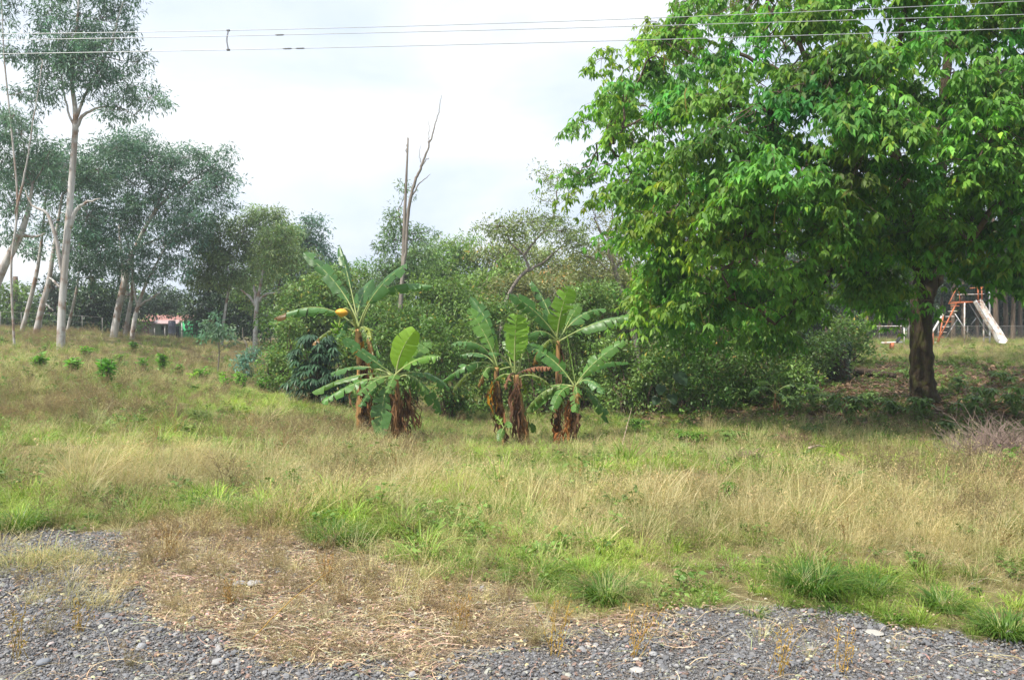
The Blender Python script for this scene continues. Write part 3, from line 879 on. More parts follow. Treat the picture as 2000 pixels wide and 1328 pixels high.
def tree(name, label, cat, Y, trunk, limbs, lobes, leaf, bark, clump_r=0.38, cl_den=1.0, per=26, length=0.16, width=0.045, droop=0.5,
         group=None, fill=1.0, twig=True, depth=1.0, col_var=0.22, tmpl=LEAF4, brown=0.0, trunk_sides=10, flare=1.25, flat_=0.75, tint=(1, 1, 1), branch_auto=True, limb_k=0.8):
    tp, tr_ = px_line(trunk, Y)
    if bark == 'euc_bark': clump_r *= 0.85; cl_den *= 0.42 if Y < 31 else 0.52
    if bark == 'euc_bark' and trunk[0][0] != 118: tr_ = tr_ * 0.66
    z0 = hz(tp[0][0], tp[0][1])
    tp[0][2] = z0 - 0.25
    base = np.array([tp[0][0], tp[0][1], z0])
    T = thing(name, label, cat, base, group)
    mb = MB()
    pts = np.vstack([tp[:1], [tp[0] * 0.86 + tp[1] * 0.14], tp[1:]]); rad = np.concatenate([[tr_[0] * flare], [tr_[0]], tr_[1:]])
    c, r = limb_tube(mb, pts, rad, trunk_sides, 6, 0.025, 0.0)
    mb.build('trunk', MAT[bark], T)
    skel = [c]; srad = [r]
    for lm in limbs:
        lp, lr = px_line(lm, Y)
        lr = lr * limb_k
        m2 = MB(); cc, r2 = limb_tube(m2, lp, lr, 7, 6, 0.05, 0.015)
        m2.build('branch', MAT[bark], T)
        skel.append(cc); srad.append(r2)
    S = np.vstack(skel); SR = np.concatenate(srad)
    if not lobes:
        return T
    crown = MB(); tw = MB()
    for lb in lobes:
        cx, cy, rx, ry = lb[:4]
        dd = lb[4] if len(lb) > 4 else rng.uniform(-0.5, 0.5) * depth
        dens = lb[5] if len(lb) > 5 else 1.0
        cen = P(cx, cy, Y + dd); k = (Y + dd) / FPX
        RX, RZ = rx * k, ry * k; RY = max(RX, RZ) * 0.9
        vol = (RX * RY * RZ) ** (1 / 3)
        n = max(4, int(cl_den * dens * fill * 10.5 * (vol / clump_r) ** 2.2))
        q = rand_unit(n) * (rng.uniform(0.12, 1, (n, 1)) ** 0.42) * np.array([RX, RY, RZ])
        q = q + cen
        rr = clump_r * rng.uniform(0.6, 1.25, n)
        clump_leaves(crown, q, rr, per, length, width, droop, flat_, tmpl, col_var, brown=brown)
        # carrying branch
        low = S[:, 2] < cen[2] + 0.3
        dist = np.linalg.norm(S - cen, axis=1) + np.where(low, 0, 3)
        i = int(np.argmin(dist))
        if branch_auto:
            r0 = min(SR[i] * 0.6, 0.02 + 0.012 * np.linalg.norm(S[i] - cen))
            b = arc(S[i], cen, -0.06, 7, 0.12)
            tw.tube(b, np.linspace(max(r0, 0.015), 0.010, 7), 5, cap=False)
        if twig:
            for j in range(0, n, 2):
                a = cen + (q[j] - cen) * 0.05
                tw.tube(arc(a, q[j], 0.04, 4, 0.15), [0.011, 0.008, 0.006, 0.003], 3, cap=False)
    if tint != (1, 1, 1):
        crown.t = [t * np.array(tint) for t in crown.t]
    crown.build('crown', MAT[leaf], T, smooth=False)
    if tw.n:
        tag(tw.build('twigs', MAT['bark_twig' if bark != 'euc_bark' else 'bark_grey'], T), kind='stuff')
    return T

EG = 'tall pale barked eucalyptus trees on the slope'
E = dict(leaf='euc_leaf', bark='euc_bark', cat='tree', group=EG)
tree('eucalyptus_tree', 'tall forked white trunked eucalyptus standing nearest on the grassy slope', Y=30,
     trunk=[(118, 684, 16), (121, 600, 14), (128, 500, 13), (138, 380, 12), (146, 270, 11), (147, 215, 9), (140, 150, 7), (150, 60, 5), (158, -60, 3)],
     limbs=[[(122, 540, 9), (114, 490, 9), (100, 435, 8), (86, 412, 6.5), (64, 402, 5), (50, 372, 2.5)], [(136, 445, 10), (150, 410, 9), (168, 396, 6), (196, 389, 3)],
            [(147, 262, 9), (160, 230, 8), (190, 212, 5), (230, 210, 3), (262, 224, 2)], [(147, 235, 8), (175, 170, 6), (215, 90, 5), (238, 10, 3), (250, -50, 2)],
            [(117, 562, 7), (108, 552, 6), (97, 543, 4)], [(146, 250, 7), (134, 220, 5), (120, 150, 4), (112, 60, 2)]],
     lobes=[(130, 70, 70, 55), (195, 40, 60, 45), (95, 150, 40, 45), (110, 110, 45, 45), (185, 125, 60, 50), (250, 165, 52, 42), (293, 190, 42, 28), (235, 215, 50, 26), (160, 115, 60, 55), (242, 5, 36, 30),
            (100, 20, 34, 46), (150, -60, 90, 60), (230, -70, 60, 55), (270, 120, 30, 26), (165, 170, 40, 30), (90, 190, 26, 20), (225, 75, 40, 35)], clump_r=0.40, per=26, length=0.19, width=0.045, droop=0.7, cl_den=0.95, **E)
tree('eucalyptus_tree', 'thin tall eucalyptus at the very edge, beside the forked white one', Y=29,
     trunk=[(28, 650, 7), (22, 520, 6), (34, 400, 6), (22, 250, 5), (8, 110, 4), (2, -40, 3)],
     limbs=[[(30, 420, 6), (50, 330, 4), (62, 250, 3), (85, 120, 2)]],
     lobes=[(8, 40, 26, 34), (20, 10, 22, 24), (40, 110, 26, 30), (45, 180, 24, 26), (15, 90, 22, 30), (28, 225, 20, 26), (75, 110, 18, 34), (20, -40, 40, 40), (60, 200, 30, 30)], clump_r=0.34, per=22, length=0.18, width=0.042, droop=0.8, cl_den=0.7, **E)
tree('eucalyptus_tree', 'thick leaning eucalyptus trunk cut by the picture edge', Y=33,
     trunk=[(-60, 660, 26), (-22, 590, 25), (8, 520, 23), (38, 462, 20), (54, 415, 12), (64, 360, 7)],
     limbs=[[(40, 460, 8), (70, 462, 6), (88, 456, 3)]],
     lobes=[(20, 400, 46, 36), (0, 330, 50, 46), (66, 320, 46, 40), (40, 260, 46, 40), (95, 300, 36, 36), (-20, 250, 60, 60), (20, 460, 30, 18)], clump_r=0.42, per=24, length=0.20, width=0.05, droop=0.6, **E)
tree('eucalyptus_tree', 'slim leaning eucalyptus left of a thicker twin behind the wire fence', Y=39,
     trunk=[(40, 650, 13), (58, 590, 12), (70, 540, 11), (80, 480, 8), (90, 380, 5)], limbs=[],
     lobes=[(80, 350, 55, 50), (110, 430, 40, 45), (55, 480, 40, 26), (130, 350, 50, 50), (40, 340, 40, 40)], clump_r=0.48, per=24, length=0.22, width=0.06, droop=0.5, **E)
tree('eucalyptus_tree', 'thicker leaning eucalyptus just beside the forked white trunk', Y=37,
     trunk=[(68, 655, 18), (82, 600, 17), (95, 550, 14), (106, 480, 10), (122, 380, 6)], limbs=[[(86, 590, 5), (98, 600, 4), (104, 608, 2)]],
     lobes=[(120, 320, 50, 55), (170, 420, 44, 55), (190, 330, 44, 50), (150, 480, 40, 40), (200, 480, 40, 40), (230, 290, 44, 40)], clump_r=0.46, per=24, length=0.22, width=0.06, droop=0.5, **E)
tree('eucalyptus_tree', 'slight young eucalyptus right behind the forked white trunk', Y=41,
     trunk=[(128, 655, 8), (142, 600, 8), (152, 550, 6), (158, 480, 4)], limbs=[],
     lobes=[(160, 500, 36, 40), (180, 540, 34, 30), (175, 450, 40, 40)], clump_r=0.45, per=22, length=0.22, width=0.06, **E)
tree('eucalyptus_tree', 'leaning eucalyptus with the wide spreading crown before the small house', Y=40,
     trunk=[(220, 662, 22), (232, 600, 20), (246, 540, 17), (266, 480, 12), (312, 402, 9), (380, 348, 5)],
     limbs=[[(240, 560, 9), (238, 500, 7), (232, 440, 4)], [(262, 488, 6), (300, 470, 5), (350, 455, 3)], [(300, 415, 6), (330, 350, 4), (340, 310, 3)]],
     lobes=[(290, 320, 62, 38), (360, 308, 46, 26), (410, 318, 42, 24), (444, 300, 20, 14), (425, 365, 44, 26), (440, 400, 30, 20), (350, 385, 62, 40), (270, 285, 50, 34), (360, 440, 56, 32), (410, 345, 40, 26), (300, 400, 50, 40), (250, 350, 50, 40), (452, 345, 20, 18), (225, 300, 40, 36), (330, 340, 50, 36)],
     clump_r=0.48, per=28, length=0.21, width=0.055, droop=0.35, **E)
tree('eucalyptus_tree', 'curved slim eucalyptus, middle one of the three close trunks', Y=41,
     trunk=[(242, 664, 13), (250, 620, 12), (258, 570, 10), (258, 510, 8), (238, 440, 5)], limbs=[],
     lobes=[(215, 420, 56, 56), (205, 340, 50, 46), (265, 430, 44, 50), (220, 500, 46, 40), (240, 545, 36, 26)], clump_r=0.48, per=26, length=0.22, width=0.06, **E)
tree('eucalyptus_tree', 'low forking eucalyptus, the one nearest the pink shed wall', Y=39.5,
     trunk=[(256, 666, 14), (264, 620, 13), (274, 585, 10), (290, 545, 7), (330, 470, 4)], limbs=[[(270, 598, 7), (290, 585, 5), (312, 572, 3)], [(268, 600, 6), (262, 560, 5), (255, 520, 3)]],
     lobes=[(320, 480, 50, 40), (300, 535, 40, 26), (255, 500, 46, 40), (372, 425, 44, 34), (345, 520, 34, 28), (380, 470, 40, 32)], clump_r=0.48, per=26, length=0.22, width=0.06, **E)
tree('eucalyptus_tree', 'pale green eucalyptus with a thin bare leaning pole of a trunk', Y=42,
     trunk=[(432, 665, 8), (438, 620, 8), (447, 565, 7), (462, 500, 5), (480, 440, 3)], limbs=[],
     lobes=[(446, 515, 36, 44), (478, 455, 40, 36), (520, 435, 36, 26), (425, 490, 26, 34), (505, 500, 40, 36), (470, 545, 30, 22), (500, 415, 24, 14), (545, 420, 16, 18), (425, 450, 34, 34), (400, 500, 34, 40), (420, 545, 30, 26), (545, 470, 36, 34), (380, 540, 26, 26)], clump_r=0.45, per=26, length=0.2, width=0.055,
     leaf='leaf_pale', bark='euc_bark', cat='tree', group=EG, cl_den=1.7)
tree('eucalyptus_tree', 'crooked pale trunk with forked stubs beside the dark thicket', Y=34,
     trunk=[(497, 690, 15), (499, 640, 14), (502, 595, 12), (512, 540, 7), (522, 480, 4)], limbs=[[(500, 598, 8), (488, 580, 6), (470, 566, 3)], [(503, 590, 7), (520, 575, 5), (546, 571, 3)], [(500, 600, 9), (497, 565, 7), (496, 560, 5)]],
     lobes=[(530, 480, 36, 40), (552, 505, 34, 34), (515, 530, 30, 26), (560, 465, 26, 26)], clump_r=0.42, per=22, length=0.19, width=0.055, leaf='leaf_pale', bark='euc_bark', cat='tree', group=EG, cl_den=1.6)
tree('broadleaf_tree', 'far rounded tree rising alone above the thicket skyline', Y=52,
     trunk=[(580, 690, 11), (588, 560, 9), (600, 470, 6)], limbs=[],
     lobes=[(612, 438, 28, 16), (575, 475, 36, 30), (620, 478, 24, 22), (556, 460, 24, 22), (600, 455, 30, 22), (590, 520, 60, 40), (540, 540, 50, 40), (640, 500, 20, 20), (650, 540, 40, 30)], clump_r=0.55, per=24, length=0.26, width=0.09,
     leaf='euc_leaf', bark='bark_grey', cat='tree', group='trees behind the bananas')

# dense dark trees behind the eucalypts and the house
def shade_tree(label, px, Y, lobes, leaf='leaf_dark', **kw):
    a = dict(clump_r=0.55, per=24, length=0.26, width=0.11, droop=0.3, cl_den=0.9)
    a.update(kw)
    return tree('shade_tree', label, 'tree', Y, [(px, 665, 16), (px + 3, 600, 13), (px, 540, 8)], [], lobes, leaf, 'bark_brown', group='dark shade trees behind the house', **a)
shade_tree('dense dark green tree right of the green walled house', 408, 54, [(400, 590, 36, 46), (382, 618, 26, 34), (440, 600, 36, 44), (478, 615, 36, 44), (468, 565, 34, 26), (500, 640, 34, 30), (420, 555, 30, 24), (425, 635, 40, 24)])
shade_tree('dark spreading tree low over the pink shed roof', 246, 62, [(290, 600, 40, 20), (330, 600, 34, 16), (250, 600, 34, 24), (310, 580, 40, 20), (345, 585, 16, 20)])
shade_tree('dark leafy tree behind the leaning trunks at the wire fence', 30, 56, [(20, 590, 50, 40), (-30, 600, 40, 40), (60, 620, 36, 26), (20, 630, 40, 18)], leaf='leaf_mid')
shade_tree('dark bushy tree between the forked white trunk and the close trio', 180, 50, [(170, 600, 36, 40), (200, 580, 36, 40), (215, 620, 26, 30), (150, 625, 30, 22), (190, 640, 40, 16)])
shade_tree('shadowy tree behind the fence left of the forked white trunk', 100, 58, [(100, 600, 34, 40), (120, 560, 30, 36), (85, 640, 36, 16), (130, 630, 30, 22)])
shade_tree('green tree filling the gap behind the eucalyptus trio', 245, 66, [(255, 630, 36, 24), (235, 600, 30, 30)], leaf='leaf_mid')

# middle of the scene
tree('dead_tree', 'tall bare dead tree with two snapped grey stems', 'tree', 26,
     [(778, 700, 10), (780, 640, 9), (786, 540, 8), (790, 430, 6.5), (794, 340, 4.5), (797, 270, 3)],
     [[(784, 570, 10), (792, 480, 9), (800, 400, 8), (812, 352, 7), (824, 322, 6), (838, 285, 4), (851, 240, 2.6), (858, 215, 1.8), (862, 188, 1.0)], [(823, 325, 4), (830, 316, 3), (838, 309, 1.6)],
      [(806, 382, 4), (818, 360, 2.6), (841, 340, 1.2)], [(838, 283, 2.4), (838, 262, 1.5), (839, 236, 0.8)], [(822, 318, 2), (819, 305, 1.4), (822, 282, 0.8)], [(795, 300, 2.4), (794, 290, 2), (796, 268, 1.2)]],
     [], 'leaf_mid', 'bark_grey', flare=1.3)
MG = 'trees behind the bananas'
tree('eucalyptus_tree', 'hazy pale eucalyptus just behind the bare dead tree', 'tree', 36, [(800, 720, 9), (796, 600, 8), (788, 480, 5), (778, 410, 3)], [],
     [(768, 425, 22, 24), (772, 470, 36, 32), (818, 465, 24, 26), (760, 530, 44, 36), (826, 500, 34, 32), (795, 370, 12, 14), (790, 545, 50, 40), (735, 570, 40, 36), (840, 450, 10, 12)], 'leaf_pale', 'bark_grey',
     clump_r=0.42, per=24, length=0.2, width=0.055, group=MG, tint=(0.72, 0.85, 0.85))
tree('broadleaf_tree', 'dark rounded tree at the skyline right of the dead tree', 'tree', 44, [(875, 730, 12), (872, 600, 9), (878, 520, 5)], [],
     [(872, 510, 40, 30), (905, 492, 26, 18), (850, 540, 44, 34), (900, 540, 46, 36), (880, 580, 60, 36), (925, 510, 20, 20)], 'leaf_mid', 'bark_brown', clump_r=0.5, per=26, length=0.22, width=0.09, group=MG)
tree('umbrella_tree', 'flat topped tree with a bent white trunk and wispy crown', 'tree', 32,
     [(978, 720, 8), (980, 640, 8), (988, 590, 7), (1010, 548, 7), (1034, 524, 6)],
     [[(1034, 526, 7), (1022, 498, 6), (1000, 478, 4), (986, 452, 3)], [(1030, 530, 7), (1056, 516, 6), (1078, 498, 4), (1110, 470, 2.5)], [(1022, 500, 6), (1046, 470, 5), (1074, 438, 5), (1086, 400, 4), (1088, 350, 2)]],
     [(975, 442, 52, 22), (1035, 434, 56, 24), (1095, 452, 60, 24), (1135, 480, 50, 22), (1000, 462, 50, 24), (1080, 345, 30, 22, 0, 0.5), (1108, 320, 20, 13, 0, 0.6), (1060, 392, 26, 18, 0, 0.5), (1050, 335, 10, 20, 0, 0.4), (935, 444, 20, 8), (1075, 425, 40, 10), (1085, 375, 30, 20, 0, 0.45)],
     'leaf_olive', 'bark_grey', clump_r=0.34, per=20, length=0.14, width=0.05, group=MG, cl_den=0.62, tint=(1.0, 1.15, 1.05))
tree('bare_branched_tree', 'half bare tree with tangled twigs beside the broad crown', 'tree', 33,
     [(1250, 730, 13), (1236, 640, 11), (1205, 540, 9), (1180, 470, 6), (1160, 425, 3)],
     [[(1208, 548, 6), (1175, 515, 4), (1130, 492, 2)], [(1200, 530, 6), (1222, 480, 4), (1230, 420, 2)], [(1185, 480, 4), (1196, 430, 3), (1190, 380, 1.5)], [(1225, 610, 6), (1180, 560, 4), (1140, 530, 2)], [(1230, 620, 5), (1262, 560, 4), (1280, 500, 2)]],
     [(1165, 425, 34, 34, 0, 0.5), (1200, 470, 44, 38, 0, 0.5), (1145, 500, 40, 22, 0, 0.5), (1190, 385, 22, 24, 0, 0.5), (1170, 545, 50, 30, 0, 0.5), (1225, 520, 40, 40, 0, 0.5)],
     'leaf_olive', 'bark_grey', clump_r=0.36, per=10, length=0.13, width=0.05, group=MG, cl_den=1.6)
tree('broadleaf_tree', 'olive crowned tree behind the tall banana clump on the right', 'tree', 40, [(1130, 730, 12), (1125, 620, 9), (1120, 560, 5)], [],
     [(1080, 560, 60, 30), (1140, 560, 60, 34), (1200, 580, 60, 36), (1030, 560, 50, 26), (1100, 600, 90, 36), (1240, 560, 40, 40)], 'leaf_olive', 'bark_brown', clump_r=0.46, per=24, length=0.17, width=0.065, group=MG, brown=0.12)
tree('broadleaf_tree', 'green tree mass between the dead tree and the white bent trunk', 'tree', 38, [(940, 730, 11), (935, 640, 9), (940, 580, 5)], [],
     [(930, 560, 56, 34), (980, 560, 50, 30), (880, 590, 56, 36), (950, 605, 70, 36), (1000, 530, 36, 24), (1010, 600, 50, 36)], 'leaf_mid', 'bark_brown', clump_r=0.46, per=26, length=0.18, width=0.075, group=MG, tint=(1.25, 1.15, 1.0))
tree('broadleaf_tree', 'thin leafed tree showing through the lower edge of the broad crown', 'tree', 42, [(1370, 720, 12), (1360, 560, 9), (1350, 420, 5)], [],
     [(1330, 500, 60, 50), (1400, 480, 60, 60), (1290, 560, 60, 50), (1390, 580, 70, 50), (1470, 540, 60, 60), (1340, 420, 50, 40)], 'leaf_olive', 'bark_brown', clump_r=0.5, per=20, length=0.18, width=0.07, group=MG, cl_den=0.8)

for lab, px, Y, lf, tn, lobes in [
    ('rounded green tree behind the fruiting banana crown', 690, 42, 'leaf_mid', (1.0, 1.05, 1.1), [(680, 556, 50, 36), (640, 590, 56, 44), (720, 590, 56, 44), (702, 526, 30, 20), (660, 620, 60, 40)]),
    ('light olive tree filling the skyline below the flat topped crown', 1040, 44, 'leaf_olive', (1.1, 1.2, 1.1), [(960, 500, 50, 26), (1020, 494, 56, 30), (1080, 505, 56, 32), (1130, 520, 46, 30), (1050, 540, 90, 34), (985, 530, 50, 30)]),
    ('fresh green tree behind the dark rounded one', 850, 50, 'leaf_mid', (1.25, 1.25, 1.1), [(830, 500, 40, 30), (870, 480, 34, 22), (915, 470, 26, 16), (800, 540, 50, 40), (860, 540, 60, 40)]),
    ('pale tree between the crooked trunk and the rounded far tree', 545, 46, 'leaf_pale', (0.8, 0.9, 0.8), [(540, 500, 46, 40), (580, 520, 50, 40), (520, 580, 50, 44), (570, 600, 60, 44), (610, 570, 44, 40), (560, 460, 36, 26), (480, 560, 40, 40), (640, 560, 36, 36)]),
    ('olive tree at the left flank of the broad crown', 1210, 42, 'leaf_olive', (1.1, 1.1, 1.0), [(1190, 500, 40, 36), (1230, 540, 50, 40), (1180, 560, 50, 36), (1250, 600, 60, 40), (1215, 450, 30, 26)])]:
    tree('broadleaf_tree', lab, 'tree', Y, [(px, 730, 11), (px + 4, 620, 9), (px, 560, 5)], [], lobes, lf, 'bark_brown', clump_r=0.46, per=24, length=0.19, width=0.075, group=MG, tint=tn, brown=0.03, cl_den=0.8)

# ------------------------------------------------------------------ the broad tree on the right
BY = 20.0
TB = foot(1805, BY)
big = thing('broad_tree', 'huge broad crowned tree with drooping bright green leaf sprays and mossy trunk', 'tree', TB)
mb = MB()
tp, tr_ = px_line([(1808, 800, 86), (1806, 788, 62), (1803, 762, 47), (1800, 720, 42), (1799, 650, 39), (1800, 600, 39), (1806, 560, 44), (1813, 520, 40)], BY)
tp[0][2] = TB[2] - 0.3
c, r = limb_tube(mb, tp, tr_, 18, 7, 0.05)
mb.build('trunk', MAT['bark_moss'], big)
skel = [c]
for lm in [[(1806, 560, 52), (1796, 470, 42, -0.6), (1760, 340, 34, -1.2), (1705, 200, 24, -1.6), (1650, 60, 12, -1.8)],
           [(1812, 550, 56), (1828, 420, 44), (1840, 260, 34, 0.6), (1852, 80, 22, 0.8), (1860, -120, 10, 1)],
           [(1814, 555, 50), (1862, 480, 42, 0.4), (1925, 385, 34, 1.0), (2010, 250, 24, 1.4), (2110, 100, 12, 1.6)],
           [(1800, 540, 30), (1730, 440, 24, -2.2), (1610, 400, 17, -3.6), (1450, 420, 10, -4.2), (1330, 440, 5, -4.2)],
           [(1792, 470, 30, -0.6), (1660, 335, 22, -1.0), (1500, 265, 14, -1.4), (1330, 235, 7, -1.6), (1200, 250, 3, -1.6)],
           [(1766, 355, 26, -1.2), (1600, 185, 18, -0.4), (1430, 100, 10, 0.4), (1320, 60, 4, 0.6)],
           [(1722, 436, 16, -2.3), (1650, 500, 12, -3.6), (1590, 570, 8, -4.4), (1520, 630, 4, -4.8)],
           [(1830, 420, 26), (1880, 330, 20, -2.5), (1930, 260, 14, -4.5), (1990, 180, 7, -5.6)],
           [(1828, 430, 26), (1800, 330, 20, -3.0), (1770, 250, 14, -5.0), (1740, 160, 7, -6.2)],
           [(1812, 530, 22), (1850, 470, 16, -3.0), (1880, 440, 10, -5.2), (1900, 470, 5, -6.6)],
           [(1790, 470, 22, -1), (1580, 320, 16, 1.8), (1420, 300, 9, 3.0), (1280, 360, 4, 3.6)],
           [(1850, 480, 24, .5), (1960, 470, 17, -1.5), (2090, 440, 10, -2.5), (2200, 470, 4, -3)],
           [(1840, 300, 24, .6), (1800, 200, 18, 3.5), (1700, 120, 10, 5.5)], [(1840, 300, 24, .6), (1930, 200, 18, 4), (2030, 150, 10, 6)]]:
    lp, lr = px_line(lm, BY); lr = lr * 0.66
    m2 = MB(); cc, _ = limb_tube(m2, lp, lr, 9, 7, 0.05, 0.03)
    m2.build('branch', MAT['bark_moss'], big); skel.append(cc)
SK = np.vstack(skel)
CROWN = [(1345, -60), (1335, 10), (1262, 35), (1252, 72), (1290, 100), (1235, 118), (1180, 92), (1190, 190), (1128, 232), (1190, 262), (1165, 300), (1190, 320), (1132, 332), (1180, 362), (1212, 400),
         (1196, 450), (1245, 490), (1258, 520), (1225, 590), (1290, 610), (1330, 650), (1400, 655), (1440, 610), (1500, 640), (1560, 672), (1600, 600), (1660, 560), (1720, 600), (1752, 608), (1775, 530), (1850, 545), (1900, 575), (1980, 590),
         (2060, 580), (2200, 560), (2330, 480), (2400, 300), (2380, 60), (2280, -180), (2050, -330), (1750, -360), (1520, -250)]
CX, CYv = 1805.0, 230.0
def half_depth(u, v):
    d = poly_dist(u, v, CROWN)
    return np.sqrt(np.clip(1 - (1 - np.clip(d / 330, 0, 1)) ** 2, 0, 1)) * 7.6
# outer shell: pads of foliage on the branch ends, with dark hollows between them
pu = []; pv = []
for _ in range(9000):
    a_, b_ = rng.uniform(1120, 2400), rng.uniform(-360, 680)
    if pu and np.min(np.hypot(np.array(pu) - a_, (np.array(pv) - b_) * 1.2)) < 74: continue
    if not in_poly(np.array([a_]), np.array([b_]), CROWN)[0]: continue
    if 1470 < a_ < 1770 and b_ > 455 and rng.uniform() < 0.93: continue          # open, twiggy underside
    if a_ > 1770 and b_ > 462 and rng.uniform() < 0.94: continue
    if poly_dist(np.array([a_]), np.array([b_]), CROWN)[0] < 24: continue
    pu.append(a_); pv.append(b_)
pu = np.array(pu); pv = np.array(pv); th = half_depth(pu, pv)
out_ = []; ptint = []
for a_, b_, t_ in zip(pu, pv, th):
    c0 = P(a_, b_, BY - t_ * rng.uniform(0.80, 1.04))
    kq = int(rng.integers(6, 11)); rad_ = rng.uniform(0.5, 0.95)
    pt_ = math.exp(rng.normal(0, 0.16)) * (1 + rng.normal(0, 1) * np.array([0.16, 0.02, -0.06]))
    for _ in range(kq):
        o = rng.normal(0, 0.46, 2) * rad_
        out_.append(c0 + np.array([o[0], o[1], -0.32 * (o[0] ** 2 + o[1] ** 2) / rad_ + rng.normal(0, 0.10)])); ptint.append(pt_)
# back of the crown and a thinner inside
n = 980
u = rng.uniform(1120, 2400, n); v = rng.uniform(-360, 600, n)
k = in_poly(u, v, CROWN); u, v = u[k], v[k]
th = half_depth(u, v)
dy = np.where(rng.uniform(0, 1, len(u)) < 0.62, th * rng.uniform(0.55, 1.0, len(u)), th * rng.uniform(-0.65, 0.55, len(u)))
drop = ((u > 1760) & (v > 490)) | ((np.abs(u - 1790) < 300) & (v > 300) & (rng.uniform(0, 1, len(u)) < 0.78)) | (fbm(u / 62.0, v / 46.0, 201) < 0.36)
u, v, dy = u[~drop], v[~drop], dy[~drop]
SPR = np.vstack([np.array(out_), np.array([P(a_, b_, BY + c_) for a_, b_, c_ in zip(u, v, dy)])])
# the long drooping sprays on the outside, towards the road
hang = []
for cx, cy, m_ in [(1850, 405, 5), (1868, 440, 5), (1690, 452, 4), (1725, 525, 4), (1745, 572, 4), (1735, 600, 2), (1310, 500, 5), (1290, 545, 5), (1340, 560, 5), (1400, 590, 5), (1270, 580, 3), (1385, 530, 4), (1450, 470, 4), (1470, 540, 3), (1560, 390, 4), (1540, 480, 3),
                   (1700, 180, 4), (1650, 215, 5), (1720, 225, 5), (1780, 240, 4), (1890, 345, 3), (1940, 300, 3), (1600, 330, 3), (1420, 370, 4), (1350, 330, 4), (1900, 190, 3), (1980, 200, 4), (1490, 330, 3), (1640, 420, 3), (1800, 400, 3), (1660, 500, 2), (1610, 440, 3), (1520, 610, 3), (1500, 655, 2), (1300, 440, 4), (1272, 52, 3), (1192, 105, 2), (1200, 195, 3), (1142, 238, 2), (1178, 296, 2), (1152, 333, 3), (1200, 352, 3), (1212, 452, 3), (1240, 160, 3), (1262, 600, 3), (1330, 622, 4), (1412, 636, 4), (1352, 648, 3), (1480, 622, 3), (1532, 645, 3), (1440, 560, 3), (1790, 465, 4), (1825, 492, 3), (1700, 555, 4), (1650, 565, 3), (1600, 590, 3), (1740, 585, 3), (1905, 505, 2), (1965, 510, 3), (1995, 470, 3), (1560, 560, 3), (1765, 520, 3)]:
    dmin = float(poly_dist(np.array([cx]), np.array([cy]), CROWN)[0])
    tt = math.sqrt(max(0.02, 1 - (1 - min(dmin / 330, 1)) ** 2)) * 7.9
    for _ in range(m_):
        hang.append(P(cx + rng.normal(0, 26), cy + rng.normal(0, 14), BY - tt + rng.normal(0, 0.25)))
SPR = np.vstack([SPR, np.array(hang)])
crown = MB(); tw = MB()
ns = len(SPR)
per = 17
spt = np.exp(rng.normal(0, 0.20, (ns, 1))) * (1 + rng.normal(0, 1, (ns, 3)) * np.array([0.10, 0.04, 0.06]))
hn = fbm(SPR[:, 0] * 0.45 + 9, SPR[:, 2] * 0.45 + SPR[:, 1] * 0.3, 211)[:, None]
spt = spt * (1 + np.clip((hn - 0.5) * 3, -1, 1) * np.array([0.30, 0.06, -0.2]))
spt[:len(ptint)] *= np.array(ptint)
sr = rng.uniform(0.26, 0.60, ns)
axis_p = np.array([TB[0], TB[1], 0.0])
outw = unit((SPR - np.array([TB[0], TB[1], 5.0])) * np.array([1, 1, 0.35]))
# palmate clusters sit on a drooping dome, each with five to seven hanging leaflets
ph = rng.uniform(0, 2 * np.pi, (ns, per)); rr = np.sqrt(rng.uniform(0, 1, (ns, per))) * sr[:, None]
cp = SPR[:, None, :] + np.stack([np.cos(ph) * rr, np.sin(ph) * rr, -0.85 * rr ** 2 / sr[:, None] + rng.normal(0, 0.09, (ns, per))], -1) + outw[:, None, :] * rr[..., None] * 0.25
rad_dir = np.stack([np.cos(ph), np.sin(ph), -0.25 * np.ones_like(ph)], -1)
cp = cp.reshape(-1, 3); rad_dir = rad_dir.reshape(-1, 3); ct = np.repeat(spt, per, axis=0)
nl = 6
a0 = rng.uniform(0, 6.28, len(cp))
for j in range(nl):
    a = a0 + j * (2 * np.pi / nl) + rng.normal(0, 0.2, len(cp))
    dr = np.stack([np.cos(a), np.sin(a), rng.uniform(-1.6, -0.35, len(cp))], -1) + 0.55 * rad_dir
    L = rng.uniform(0.10, 0.225, len(cp))
    t = ct * rng.uniform(0.78, 1.22, (len(cp), 1))
    yl = rng.uniform(0, 1, len(cp)) < 0.08
    t[yl] *= np.array([1.6, 1.15, 0.9])
    ol = rng.uniform(0, 1, len(cp)) < 0.10
    t[ol] *= np.array([0.55, 0.62, 0.8])
    leaves(crown, cp + rng.normal(0, 0.012, cp.shape), dr, L, L * 0.36, t, LEAF6, nrm=unit(rng.normal(0, 0.28, (len(cp), 3)) + np.array([0, 0, 1.0]) + 0.3 * rad_dir))
crown.build('crown', MAT['leaf_big'], big, smooth=False)
